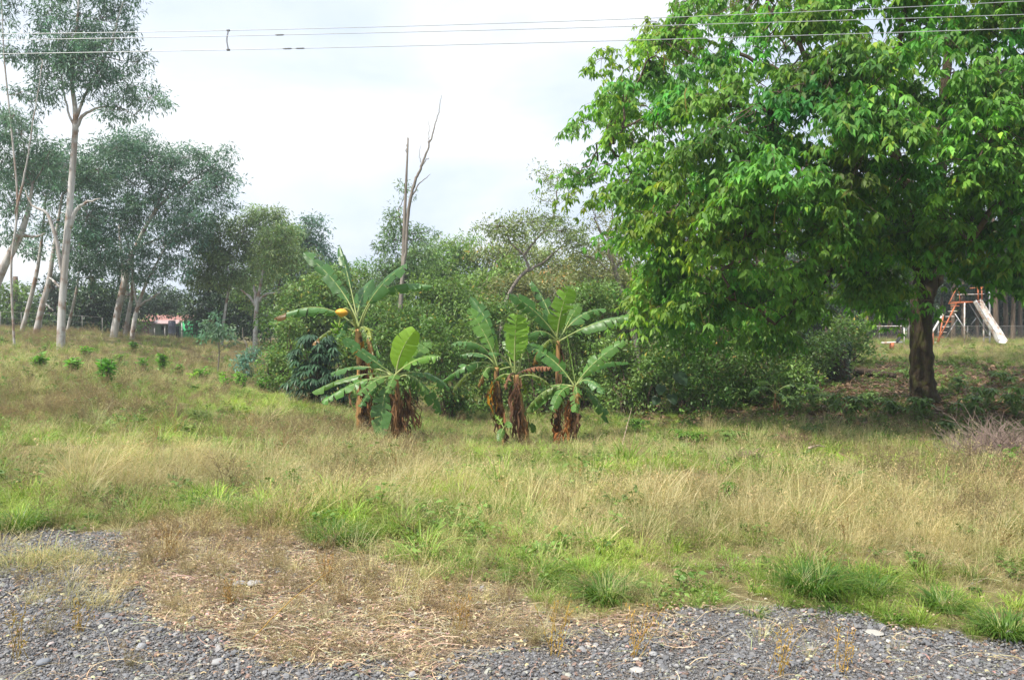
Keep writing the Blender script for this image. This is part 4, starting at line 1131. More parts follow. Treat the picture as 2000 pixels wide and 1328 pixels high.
# secondary limbs grow towards the sprays, then twigs reach each spray
for cnt, ra, rb in ((46, 0.060, 0.020), (150, 0.030, 0.012)):
    for _ in range(cnt):
        i = int(rng.integers(0, ns)); s = SPR[i]
        dd = np.linalg.norm(SK - s, axis=1) + np.where(SK[:, 2] > s[2] + 0.8, 1.5, 0)
        e = SK[int(np.argmin(dd))]
        L = np.linalg.norm(e - s)
        if L < 0.8: continue
        b = arc(e, s - np.array([0, 0, 0.1]), 0.06, 12, 0.30)
        tw.tube(b, np.linspace(ra, rb, 12), 5, cap=False)
        SK = np.vstack([SK, b[3:]])
for i in range(ns):
    s = SPR[i]
    dd = np.linalg.norm(SK - s, axis=1); j = int(np.argmin(dd)); e = SK[j]
    if dd[j] > 1.6:
        e = s + (e - s) * (1.6 / dd[j])
    b = arc(e, s - np.array([0, 0, 0.06]), 0.05, 6, 0.28)
    tw.tube(b, np.linspace(0.014, 0.005, 6), 3, cap=False)
    for j in range(3):
        q = cp[i * per + j * 3]
        tw.tube(arc(s - np.array([0, 0, 0.05]), q, 0.08, 4), [0.007, 0.006, 0.004, 0.003], 3, cap=False)
tag(tw.build('twigs', MAT['bark_twig'], big), kind='stuff')
pods = MB()
for i in rng.choice(ns, 210, replace=False):
    p = SPR[i] + rng.normal(0, 0.22, 3); L = rng.uniform(0.25, 0.6)
    q = arc(p, p + np.array([rng.normal(0, 0.06), rng.normal(0, 0.06), -L]), 0.0, 6, 0.3)
    dry = (u[0] * 0 + SPR[i][0] < TB[0] - 5.5) and rng.uniform() < 0.6
    pods.tube(q, np.linspace(0.011, 0.006, 6), 4, (2.2, 0.85, 1.6) if dry else (1.3, 1.2, 1.0))
tag(pods.build('seed_pods', MAT['leaf_big'], big), kind='stuff')

# ------------------------------------------------------------------ thicket of shrubs
def shrub(label, cx, base_py, Y, w_px, h_px, leaf='leaf_mid', name='thicket_shrub', group='shrubs of the thicket behind the bananas', n_lobes=None, length=0.12, width=0.055, per=26, clump_r=0.30, cl=1.0, brown=0.03, tint=(1, 1, 1), spread=1.0, cat='shrub'):
    b = foot(cx, Y)
    k = Y / FPX
    Wd, top = w_px * k / 2, EYE - (base_py - h_px - 640) * k
    Hh = max(0.5, top - b[2])
    T = thing(name, label, cat, b, group)
    crown = MB(); st = MB()
    nl = n_lobes or max(12, int(Wd * Hh * 4.2))
    for i in range(nl):
        a = rng.uniform(0, 2 * np.pi); rr = math.sqrt(rng.uniform(0, 1)) * 0.75
        zf = rng.uniform(0.06, 0.88)
        wf = (1 - 0.55 * max(0, zf - 0.35)) * spread
        cen = b + np.array([math.cos(a) * rr * Wd * wf, math.sin(a) * rr * Wd * 0.8 * wf, zf * Hh])
        rl = min(1.2, rng.uniform(0.26, 0.42) * min(Wd, Hh) + 0.1)
        n = max(5, int(cl * 5.4 * (rl / clump_r) ** 2.2))
        q = cen + rand_unit(n) * (rng.uniform(0.15, 1, (n, 1)) ** 0.42) * rl * np.array([1.15, 1.0, 0.85])
        q = q[q[:, 2] > b[2] + 0.05]
        if len(q):
            clump_leaves(crown, q, clump_r * rng.uniform(0.6, 1.2, len(q)), per, length, width, 0.15, 0.8, LEAF4, 0.2, brown=brown)
        st.tube(arc(b + np.array([rng.normal(0, 0.12), rng.normal(0, 0.12), -0.1]), cen, 0.08, 6, 0.25), np.linspace(0.03, 0.008, 6), 4, cap=False)
        for j in range(0, len(q), 3):
            st.tube(arc(cen, q[j], 0.03, 4, 0.2), [0.008, 0.006, 0.005, 0.003], 3, cap=False)
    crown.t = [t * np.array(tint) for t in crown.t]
    crown.build('foliage', MAT[leaf], T, smooth=False)
    st.build('stems', MAT['bark_twig'], T)
    return T
for lab, a in {
    'mid green shrub at the foot of the crooked pale trunk': (560, 792, 25, 100, 200, 'leaf_mid'),
    'bushy shrub behind the fruiting banana plant': (668, 800, 24, 120, 170, 'leaf_mid'),
    'low leafy shrub between the two left banana plants': (745, 812, 22, 120, 120, 'leaf_mid'),
    'tall shrub right behind the short bright banana plant': (800, 815, 25, 150, 230, 'leaf_mid', (0.8, 0.85, 0.85)),
    'wide dark shrub in the gap between the banana clumps': (875, 822, 23, 150, 200, 'leaf_mid', (0.85, 0.9, 0.85)),
    'tall green shrub behind the leaning banana stem': (960, 815, 26, 160, 260, 'leaf_mid'),
    'shrub mass between the two tall right bananas': (1050, 812, 25, 150, 220, 'leaf_mid', (0.85, 0.85, 0.8)),
    'broad shrub right behind the tallest right banana': (1140, 806, 26, 170, 270, 'leaf_mid'),
    'glossy shrub at the right end of the banana row': (1215, 812, 22.5, 130, 170, 'leaf_mid'),
    'low rounded shrub before the elephant ear leaves': (1270, 802, 22, 130, 120, 'leaf_mid'),
    'shrub below the lowest left sprays of the broad crown': (1330, 790, 23.5, 150, 190, 'leaf_mid'),
    'loose olive shrub with twiggy stems under the broad crown': (1420, 786, 23.5, 150, 190, 'leaf_olive'),
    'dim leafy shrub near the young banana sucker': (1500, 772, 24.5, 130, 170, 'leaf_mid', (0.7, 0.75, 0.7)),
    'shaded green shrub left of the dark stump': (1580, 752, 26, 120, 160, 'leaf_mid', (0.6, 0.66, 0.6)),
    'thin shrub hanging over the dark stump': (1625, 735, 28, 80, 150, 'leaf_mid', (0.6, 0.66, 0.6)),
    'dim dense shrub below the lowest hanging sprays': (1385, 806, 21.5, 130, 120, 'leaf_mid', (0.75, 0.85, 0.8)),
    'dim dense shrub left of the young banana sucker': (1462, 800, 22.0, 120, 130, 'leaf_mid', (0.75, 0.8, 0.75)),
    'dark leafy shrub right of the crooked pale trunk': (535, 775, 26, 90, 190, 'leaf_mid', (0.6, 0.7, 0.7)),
    'shrub closing the gap between the stump and the white pipe frame': (1668, 700, 31, 90, 84, 'leaf_mid'),
    'leafy bush left of the stump under the crown': (1560, 790, 22, 90, 90, 'leaf_mid'),
    'tall back shrub left of the fruiting banana': (620, 700, 33, 170, 190, 'leaf_mid'),
    'back shrub behind the dead tree base': (740, 700, 34, 160, 140, 'leaf_mid'),
    'back shrub above the gap between banana clumps': (850, 690, 34, 180, 150, 'leaf_mid'),
    'high back shrub behind the bent white trunk': (1010, 690, 36, 200, 150, 'leaf_olive'),
    'back shrub touching the left edge of the broad crown': (1180, 690, 35, 200, 160, 'leaf_olive'),
    'dim back shrub deep under the broad crown': (1330, 690, 34, 190, 170, 'leaf_mid'),
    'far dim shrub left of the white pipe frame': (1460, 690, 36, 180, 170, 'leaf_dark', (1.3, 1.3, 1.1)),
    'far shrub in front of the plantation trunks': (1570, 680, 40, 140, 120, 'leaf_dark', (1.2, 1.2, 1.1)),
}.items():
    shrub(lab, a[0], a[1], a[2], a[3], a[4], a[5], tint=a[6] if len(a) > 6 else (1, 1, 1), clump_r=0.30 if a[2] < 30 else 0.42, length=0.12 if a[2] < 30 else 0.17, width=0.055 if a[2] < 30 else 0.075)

# big palmate leaved shrub left of the bananas: drooping fans of long leaflets
b = foot(615, 22)
T = thing('palmate_shrub', 'dark glossy shrub with drooping fan shaped leaves beside the fruiting banana', 'shrub', b)
crown = MB(); st = MB()
for i in range(150):
    a = rng.uniform(0, 6.28); rr = math.sqrt(rng.uniform(0, 1)) * 0.85; zf = rng.uniform(0.12, 1)
    wf = math.sqrt(max(0.1, 1 - (zf - 0.35) ** 2 * 1.8))
    c = b + np.array([math.cos(a) * rr * 0.95 * wf, math.sin(a) * rr * 0.8 * wf, zf * 2.05])
    m = 11
    aa = np.linspace(0, 2 * np.pi, m, endpoint=False) + rng.uniform(0, 1)
    dr = np.stack([np.cos(aa), np.sin(aa), rng.uniform(-1.0, -0.3, m)], 1) + np.array([math.cos(a), math.sin(a), 0]) * 0.35
    L = rng.uniform(0.24, 0.36, m)
    leaves(crown, np.tile(c, (m, 1)), dr, L, L * 0.24, np.tile(np.array([[1.5, 1.75, 1.9]]) * rng.uniform(0.6, 1.25), (m, 1)), LEAF6, nrm=np.tile(np.array([[0, 0, 1.0]]), (m, 1)))
    if i % 2 == 0:
        st.tube(arc(b + np.array([rng.normal(0, .1), rng.normal(0, .1), -0.1]), c, 0.1, 6), np.linspace(0.025, 0.007, 6), 4, cap=False)
crown.build('foliage', MAT['leaf_dark'], T, smooth=False); st.build('stems', MAT['bark_twig'], T)

# ------------------------------------------------------------------ plantation trees behind the fence on the right
def plantation_source(seed):
    mb = MB(); h = 11.0
    pts = np.array([[rng.normal(0, 0.10) * t, rng.normal(0, 0.08) * t, h * t] for t in np.linspace(0, 1, 7)]); pts[0] = (0, 0, -0.3)
    mb.tube(catmull(pts, 16), np.linspace(0.16, 0.05, 16), 8, wob=0.06)
    tr = mb.mesh('trunk', MAT['bark_brown'])
    cb = MB()
    n = 46
    q = np.stack([rng.normal(0, 1.1, n), rng.normal(0, 1.1, n), rng.uniform(3.4, 11.5, n)], 1)
    clump_leaves(cb, q, 0.65 * rng.uniform(0.6, 1.2, n), 22, 0.34, 0.17, 0.4)
    return tr, cb.mesh('crown', MAT['leaf_dark'], smooth=False)
src = [plantation_source(i) for i in range(4)]
spots = [(1494, 54), (1532, 50), (1560, 58), (1588, 52), (1614, 56), (1638, 50), (1664, 60), (1690, 51), (1716, 57), (1738, 53), (1758, 62), (1778, 55), (1838, 58), (1862, 54), (1882, 62), (1908, 57), (1926, 64), (1946, 53), (1964, 58), (1978, 52), (1992, 60), (2020, 54), (2050, 58),
         (1510, 66), (1548, 70), (1600, 68), (1652, 72), (1702, 70), (1750, 74), (1850, 70), (1900, 73), (1956, 69), (2000, 74)]
order = sorted(range(len(spots)), key=lambda i: spots[i][0])
for kk, i in enumerate(order):
    px, Y = spots[i]
    f = foot(px, Y)
    if px < 1800:
        T = thing('plantation_tree', 'slim dark plantation trunk in the shaded wood left of the broad trunk', 'tree', f, 'plantation trunks left of the broad trunk')
    else:
        T = thing('plantation_tree', 'slim dark plantation trunk in the shaded wood behind the slide', 'tree', f, 'plantation trunks behind the slide')
    T.rotation_euler = (rng.normal(0, 0.02), rng.normal(0, 0.03), rng.uniform(0, 6.28))
    sc_ = rng.uniform(0.85, 1.2); T.scale = (sc_, sc_, sc_)
    for nm, me in zip(('trunk', 'crown'), src[i % 4]):
        o = bpy.data.objects.new(nm, me); COL.objects.link(o); o.parent = T
# undergrowth that closes the view between those trunks
for kk, (px, Y, wpx, hpx, lab) in enumerate([(1600, 66, 160, 135, 'dim undergrowth bush far behind the white pipe frame'), (1720, 64, 150, 135, 'dim undergrowth bush behind the seesaw'), (1860, 66, 150, 135, 'dim undergrowth bush behind the slide ladder'),
                                            (1960, 64, 150, 135, 'dim undergrowth bush behind the slide chute'), (2080, 62, 150, 130, 'dim undergrowth bush past the end of the slide'), (1500, 64, 140, 130, 'dim undergrowth bush deep behind the thicket')]):
    shrub(lab, px, 662, Y, wpx, hpx, 'leaf_dark', 'undergrowth_bush', 'undergrowth between the plantation trunks', length=0.34, width=0.16, per=20, clump_r=0.65, n_lobes=16)
# the wood goes on farther back, as one mass
mb = MB()
for i in range(200):
    px = rng.uniform(-400, 2500); Y = rng.uniform(78, 120)
    f = foot(px, Y)
    hh = rng.uniform(3.0, 5.5) if px < 1350 else rng.uniform(6, 12)
    n = 26 if px < 1350 else 44
    q = f + np.stack([rng.normal(0, 2.2, n), rng.normal(0, 1.8, n), rng.uniform(0.1, hh, n)], 1)
    clump_leaves(mb, q, rng.uniform(0.7, 1.3, n), 12, 0.6, 0.3, 0.3)
tag(mb.build('far_wood', MAT['leaf_mid'], smooth=False), 'far belt of trees closing the view behind everything', kind='stuff')

# ------------------------------------------------------------------ banana plants
def banana_leaf(T, p0, p1, p2, width, f=0.3, droop=0.35, torn=0.5, tint=(1, 1, 1), petiole=0.22, mat='banana_leaf', name='leaf', curl=0.0, tipbrown=0.0, label=None):
    """A midrib along a quadratic curve p0-p1-p2 with a blade of loose strips on both sides."""
    width = width * (0.84 if f > 0.85 else 0.68)
    n = 30
    t = np.linspace(0, 1, n)[:, None]
    mid = (1 - t) ** 2 * p0 + 2 * t * (1 - t) * p1 + t ** 2 * p2
    tg = unit(np.gradient(mid, axis=0))
    ref = (1 - f) * np.array([0, 0, 1.0]) + f * np.array([0.05, -1.0, 0.1])
    S = np.cross(tg, ref); S = unit(S); Nn = np.cross(S, tg)
    s0 = petiole
    u = np.clip((t[:, 0] - s0) / (1 - s0), 0, 1)
    wp = np.where(t[:, 0] < s0, 0, np.minimum(1, (u / 0.16 + 1e-6)) ** 0.6 * np.clip(1 - np.clip((u - 0.62) / 0.38, 0, 1) ** 2.2, 0, 1) ** 0.6 * (0.92 + 0.08 * np.sin(u * 9 + rng.uniform(0, 6)))) * width / 2
    mb = MB()
    tint = np.asarray(tint, float)
    for sd in (1, -1):
        i = int(s0 * (n - 1))
        while i < n - 1:
            L = int(rng.integers(2, 5)) if rng.uniform() < torn else int(rng.integers(5, 11))
            j = min(n - 1, i + L)
            dr = np.clip(rng.normal(droop, 0.10 + 0.22 * torn), -0.4, 1.45)
            lf = 1 - (rng.uniform(0, 0.42) if rng.uniform() < torn * 0.7 else 0.0)
            tt = tint * rng.uniform(0.86, 1.14)
            if tipbrown and u[i] > 1 - tipbrown:
                tt = np.array([2.6, 0.75, 0.9]) * rng.uniform(0.5, 1.0)
            rows = np.arange(i, j + 1); m = len(rows); K = 5
            V = np.zeros((m, K, 3)); UV = np.zeros((m, K, 2))
            gap = np.linspace(-1, 1, m) * (0.028 if torn > 0.15 else 0.0)
            skew = 0.16 * width
            for q in range(K):
                w_ = q / (K - 1)
                ang = dr * (0.35 + 0.65 * w_) + curl * w_
                # the side's curve bends down away from the rib
                V[:, q] = mid[rows] + (S[rows] * sd * math.cos(ang) - Nn[rows] * math.sin(ang)) * (wp[rows] * lf * w_)[:, None] + tg[rows] * (skew * w_ * (wp[rows] / (width / 2 + 1e-6)))[:, None] - tg[rows] * (gap * w_)[:, None]
                V[:, q] += Nn[rows] * (0.008 * np.sin(rows * 2.1 + q))[:, None]
                UV[:, q, 0] = u[rows] * 3 + w_ * 0.05; UV[:, q, 1] = w_
            ii = np.arange(m - 1)[:, None] * K; jj = np.arange(K - 1)[None]
            F = np.stack([ii + jj, ii + jj + 1, ii + K + jj + 1, ii + K + jj], -1).reshape(-1, 4)
            cc = np.repeat(tt[None], m * K, 0)
            # pale stripe along the rib
            cc = cc.reshape(m, K, 3); cc[:, 0] *= 1.12; cc = cc.reshape(-1, 3)
            mb.add(V.reshape(-1, 3), F, cc, UV.reshape(-1, 2))
            i = j
    o = mb.build(name, MAT[mat], T)
    if label: o['label'] = label
    rb = MB()
    rb.tube(mid - Nn * 0.006, np.linspace(0.024, 0.003, n) * (width / 0.5) ** 0.5, 6)
    r = rb.build('midrib', MAT['petiole'] if mat == 'banana_leaf' else MAT['bark_twig'], o)
    return o

def dead_strip(T, p0, p2, width, n_str=4, tint=(1, 1, 1), name='dead_leaf', label=None):
    """A withered leaf hanging as a bundle of twisted strips."""
    mb = MB()
    for k in range(n_str):
        a = p0 + rng.normal(0, 0.03, 3); b = p2 + rng.normal(0, 0.04, 3)
        m = 9
        c = arc(a, b, 0.0, m, 0.35)
        c[:, :2] += np.sin(np.linspace(0, math.pi, m))[:, None] * rng.normal(0, 0.05, 2)
        ww = width * 0.62 * rng.uniform(0.4, 1.1) * np.sin(np.linspace(0.35, math.pi - 0.15, m))
        th = rng.uniform(0, 6.28) + np.linspace(0, rng.normal(0, 2.0), m)
        s = np.stack([np.cos(th), np.sin(th), np.zeros(m)], 1) * ww[:, None] / 2
        fold = np.stack([-np.sin(th), np.cos(th), np.zeros(m)], 1) * ww[:, None] * 0.3
        V = np.stack([c - s, c + fold, c + s], 1)
        i = np.arange(m - 1)[:, None] * 3; j = np.arange(2)[None]
        F = np.stack([i + j, i + j + 1, i + 3 + j + 1, i + 3 + j], -1).reshape(-1, 4)
        UV = np.zeros((m, 3, 2)); UV[:, :, 1] = np.linspace(0, 1, m)[:, None]; UV[:, :, 0] = np.array([0, 0.5, 1]) * 0.4
        mb.add(V.reshape(-1, 3), F, np.asarray(tint) * rng.uniform(0.4, 1.15), UV.reshape(-1, 2))
    o = mb.build(name, MAT['dead_leaf'], T)
    if label: o['label'] = label
    return o

def banana(label, Y, stem, leaf_list, dead_list, name='banana_plant'):
    sp, sr = px_line(stem, Y); sr = sr * 0.74
    base = np.array([sp[0][0], sp[0][1], hz(sp[0][0], sp[0][1])])
    sp[0][2] = base[2] - 0.1
    T = thing(name, label, 'banana plant', base, 'banana plants in the dip')
    mb = MB(); c, r = limb_tube(mb, sp, sr, 12, 6, 0.05)
    mb.build('pseudostem', MAT['banana_stem'], T)
    # sheaths of old leaves peeling off the stem
    for k in range(5):
        i = int(rng.integers(2, len(c) - 3)); a = rng.uniform(0, 6.28)
        d = np.array([math.cos(a), math.sin(a), 0])
        p = c[i] + d * r[i]
        L = rng.uniform(0.25, 0.6)
        dead_strip(T, p, p + d * rng.uniform(0.02, 0.10) + np.array([0, 0, -min(L, p[2] - base[2] - 0.05)]), 0.085, 2, tint=np.array([1, 0.95, 0.9]) * rng.uniform(0.3, 1.2), name='leaf_sheath')
    top = c[-1]
    for lf in leaf_list:
        pxm, pym, pxt, pyt, dY, wd = lf[:6]
        kw = lf[6] if len(lf) > 6 else {}
        kw = dict(kw)
        st = kw.pop('start', None)
        p0 = P(st[0], st[1], Y) if st else top + rng.normal(0, 0.02, 3) * np.array([1, 1, 0.3])
        p2 = P(pxt, pyt, Y + dY); pm = P(pxm, pym, Y + dY * 0.45)
        L = np.linalg.norm(p2 - p0)
        side = abs(p2[0] - p0[0]) / L
        pm = pm + np.array([0, 0, 0.16 * L * side])          # the leaf rises first, then arches over
        if 'torn' in kw and kw['torn'] > 0.01: kw['torn'] = min(1.0, kw['torn'] + 0.32)
        banana_leaf(T, p0, pm, p2, wd, **kw)
    if len(leaf_list) > 6:
        for _ in range(4):      # older leaves, bent down and shredded by the wind
            az = rng.uniform(0, 6.28); L = rng.uniform(0.7, 1.2); o2 = np.array([math.cos(az), math.sin(az) * 0.9, 0])
            banana_leaf(T, top - np.array([0, 0, 0.08]), top + o2 * L * 0.5 + np.array([0, 0, 0.22]), top + o2 * L * 0.95 - np.array([0, 0, rng.uniform(0.25, 0.7)]), rng.uniform(0.34, 0.5), f=0.3, torn=1.0, droop=1.0,
                        tint=np.array([0.75, 0.85, 0.8]) * rng.uniform(0.8, 1.4) * np.array([rng.uniform(1, 1.7), 1, 1]), petiole=0.3, tipbrown=rng.choice([0.0, 0.25, 0.45]))
    for dl in dead_list:
        a, b_, wd, ns_ = dl[:4]
        kw = dl[4] if len(dl) > 4 else {}
        p2 = P(b_[0], b_[1], Y - 0.3)
        p2[2] = max(p2[2], hz(p2[0], p2[1]) + 0.02)
        q0 = P(a[0], a[1], Y - 0.12); p2 = q0 + (p2 - q0) * rng.uniform(0.6, 1.0)
        dead_strip(T, q0, p2, wd, ns_, **kw)
    return T

def C3(x, y): return (500 + x * 0.3463, 440 + y * 0.3464)
def C4(x, y): return (840 + x * 0.2861, 520 + y * 0.2861)
def lv(C, mid, tip, dY, wd, **kw):
    if 'start' in kw: kw['start'] = C(*kw['start'])
    m = C(*mid); t = C(*tip)
    # given a point on the curve halfway, find the control point (done in pixels when the start is known later)
    return (m[0], m[1], t[0], t[1], dY, wd, kw)
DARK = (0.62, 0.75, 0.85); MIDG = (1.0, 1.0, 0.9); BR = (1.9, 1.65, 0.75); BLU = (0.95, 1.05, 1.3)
L1 = banana('tall fruiting banana plant with ragged leaves and orange bract', 17.0,
    [(*C3(612, 1200), 42), (*C3(605, 1050), 38), (*C3(605, 900), 33), (*C3(595, 760), 27), (*C3(580, 650), 20), (*C3(575, 585), 15)],
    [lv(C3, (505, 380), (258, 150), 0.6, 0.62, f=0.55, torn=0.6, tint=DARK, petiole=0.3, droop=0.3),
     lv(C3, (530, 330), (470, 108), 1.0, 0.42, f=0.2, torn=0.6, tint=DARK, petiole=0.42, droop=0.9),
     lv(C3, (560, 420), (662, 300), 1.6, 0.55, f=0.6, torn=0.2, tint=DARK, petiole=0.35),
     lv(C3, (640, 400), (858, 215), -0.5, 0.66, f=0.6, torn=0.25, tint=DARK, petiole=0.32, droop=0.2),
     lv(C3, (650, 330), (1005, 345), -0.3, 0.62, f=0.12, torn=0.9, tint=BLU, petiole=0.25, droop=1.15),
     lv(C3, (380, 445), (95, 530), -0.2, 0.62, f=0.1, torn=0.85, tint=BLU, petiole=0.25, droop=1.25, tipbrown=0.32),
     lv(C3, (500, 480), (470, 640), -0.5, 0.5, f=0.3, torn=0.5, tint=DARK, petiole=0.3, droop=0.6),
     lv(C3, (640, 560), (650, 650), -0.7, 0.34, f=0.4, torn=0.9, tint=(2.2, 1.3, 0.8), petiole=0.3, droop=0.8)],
    [(C3(600, 660), C3(540, 790), 0.12, 6, dict(tint=(1.9, 1.7, 0.6), label='yellowing withered leaf')), (C3(640, 660), C3(650, 900), 0.10, 5, dict(tint=(1.3, 1.1, 0.7))), (C3(600, 760), C3(585, 1100), 0.10, 5, dict(tint=(0.6, 0.45, 0.4))),
     (C3(625, 800), C3(640, 1150), 0.10, 5, dict(tint=(0.8, 0.6, 0.5))), (C3(610, 900), C3(600, 1190), 0.10, 5, dict(tint=(0.5, 0.4, 0.35))), (C3(630, 950), C3(655, 1200), 0.08, 4, dict(tint=(1.5, 1.1, 0.8)))])
# fruit stalk, orange bract and a hand of green bananas
mb = MB(); Yb = 16.7
st_ = catmull([P(*C3(572, 590), 17.0), P(*C3(540, 500), 16.8), P(*C3(500, 470), Yb), P(*C3(478, 520), Yb), P(*C3(462, 610), Yb)], 14)
mb.tube(st_, np.linspace(0.03, 0.018, 14), 7, (0.8, 0.8, 0.6)); mb.build('fruit_stalk', MAT['petiole'], L1)
mb = MB(); c0 = P(*C3(486, 470), Yb - 0.05); c1 = P(*C3(481, 520), Yb - 0.05)
mb.tube(catmull([c0, (c0 + c1) / 2, c1], 8), [0.03, 0.09, 0.13, 0.14, 0.13, 0.10, 0.06, 0.01], 10)
o = mb.build('bract', plain('orange_bract', (0.75, 0.38, 0.03), 0.5, 0, 0.1), L1); o['label'] = 'orange yellow flower bract'
for k in range(16):
    a = k / 16 * 6.28 * 2; zz = 560 + 8 * (k // 4) * 2
    p = P(*C3(466, zz), Yb); d = np.array([math.cos(a), math.sin(a), 0])
    m2 = MB(); pts = catmull([p, p + d * 0.10 + np.array([0, 0, 0.02]), p + d * 0.17 + np.array([0, 0, 0.10])], 6)
    m2.tube(pts, [0.010, 0.018, 0.021, 0.020, 0.016, 0.005], 6, (1.6, 1.5, 0.9)); m2.build('banana_fruit', MAT['leaf_bright'], L1)

banana('short banana plant with one big bright upright leaf and brown skirts', 15.8,
    [(*C3(800, 1230), 38), (*C3(795, 1100), 33), (*C3(790, 980), 27), (*C3(785, 900), 20), (*C3(785, 850), 15)],
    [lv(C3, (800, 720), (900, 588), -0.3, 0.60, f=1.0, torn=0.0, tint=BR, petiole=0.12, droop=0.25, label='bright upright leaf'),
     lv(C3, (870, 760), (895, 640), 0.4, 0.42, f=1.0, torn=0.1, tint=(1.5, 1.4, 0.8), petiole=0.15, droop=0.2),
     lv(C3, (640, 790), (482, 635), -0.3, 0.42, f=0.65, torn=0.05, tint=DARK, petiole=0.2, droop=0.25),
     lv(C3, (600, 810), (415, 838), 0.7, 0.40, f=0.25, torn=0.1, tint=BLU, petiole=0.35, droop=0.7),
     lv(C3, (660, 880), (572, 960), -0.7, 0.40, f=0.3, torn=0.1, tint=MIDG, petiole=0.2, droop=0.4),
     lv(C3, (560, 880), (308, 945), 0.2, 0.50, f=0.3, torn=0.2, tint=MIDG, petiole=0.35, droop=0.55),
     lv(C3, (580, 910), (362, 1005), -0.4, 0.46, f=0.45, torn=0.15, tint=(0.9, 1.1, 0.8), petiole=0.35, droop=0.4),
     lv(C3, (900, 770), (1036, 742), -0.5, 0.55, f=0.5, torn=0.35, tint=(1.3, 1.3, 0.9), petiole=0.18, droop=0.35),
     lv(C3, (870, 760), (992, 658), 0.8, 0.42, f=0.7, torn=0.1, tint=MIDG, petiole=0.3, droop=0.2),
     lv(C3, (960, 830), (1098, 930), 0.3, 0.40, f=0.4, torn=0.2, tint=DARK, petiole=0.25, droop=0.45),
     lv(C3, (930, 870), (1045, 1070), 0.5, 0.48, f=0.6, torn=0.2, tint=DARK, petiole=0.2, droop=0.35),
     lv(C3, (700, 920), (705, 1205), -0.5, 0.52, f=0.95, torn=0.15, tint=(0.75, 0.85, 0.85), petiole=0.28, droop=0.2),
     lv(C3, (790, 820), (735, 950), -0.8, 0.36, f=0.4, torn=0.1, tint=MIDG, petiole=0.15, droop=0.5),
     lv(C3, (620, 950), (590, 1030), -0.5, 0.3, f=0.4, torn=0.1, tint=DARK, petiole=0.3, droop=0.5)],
    [(C3(790, 890), C3(785, 1220), 0.12, 7, dict(tint=(1.5, 1.25, 0.95))), (C3(800, 1060), C3(915, 1240), 0.07, 6, dict(tint=(1.9, 1.5, 1.1), label='pale straw coloured hanging strips')), (C3(840, 930), C3(930, 1170), 0.12, 7, dict(tint=(0.75, 0.6, 0.45))),
     (C3(780, 900), C3(760, 1210), 0.10, 5, dict(tint=(0.7, 0.6, 0.5))), (C3(830, 950), C3(850, 1230), 0.12, 6, dict(tint=(0.5, 0.42, 0.35))), (C3(860, 980), C3(905, 1230), 0.09, 5, dict(tint=(0.6, 0.5, 0.4)))])

banana('slender banana plant with a yellow dead leaf, leftmost of its clump', 16.8,
    [(*C4(490, 1215), 24), (*C4(485, 1050), 22), (*C4(465, 880), 19), (*C4(455, 760), 15), (*C4(455, 690), 12)],
    [lv(C4, (400, 500), (252, 280), 0.2, 0.52, f=0.8, torn=0.05, tint=(1.05, 1.1, 0.85), petiole=0.25, droop=0.2),
     lv(C4, (450, 430), (268, 200), 0.7, 0.50, f=0.6, torn=0.2, tint=DARK, petiole=0.3, droop=0.3),
     lv(C4, (360, 500), (138, 535), -0.5, 0.55, f=0.2, torn=0.35, tint=BLU, petiole=0.2, droop=0.85),
     lv(C4, (380, 590), (195, 610), 0.3, 0.42, f=0.2, torn=0.3, tint=DARK, petiole=0.25, droop=0.8),
     lv(C4, (330, 640), (58, 805), -0.3, 0.50, f=0.4, torn=0.25, tint=(0.8, 0.95, 0.85), petiole=0.3, droop=0.5),
     lv(C4, (430, 560), (430, 450), 0.5, 0.26, f=0.9, torn=0.0, tint=(1.5, 1.4, 0.7), petiole=0.2, droop=0.2),
     lv(C4, (520, 640), (600, 690), 0.8, 0.4, f=0.3, torn=0.3, tint=DARK, petiole=0.25, droop=0.8)],
    [(C4(432, 800), C4(432, 1060), 0.11, 6, dict(tint=(2.3, 1.7, 0.25), label='bright yellow dead leaf')), (C4(450, 860), C4(455, 1190), 0.10, 5, dict(tint=(0.55, 0.45, 0.4))), (C4(480, 950), C4(500, 1200), 0.09, 5, dict(tint=(1.0, 0.75, 0.55)))])

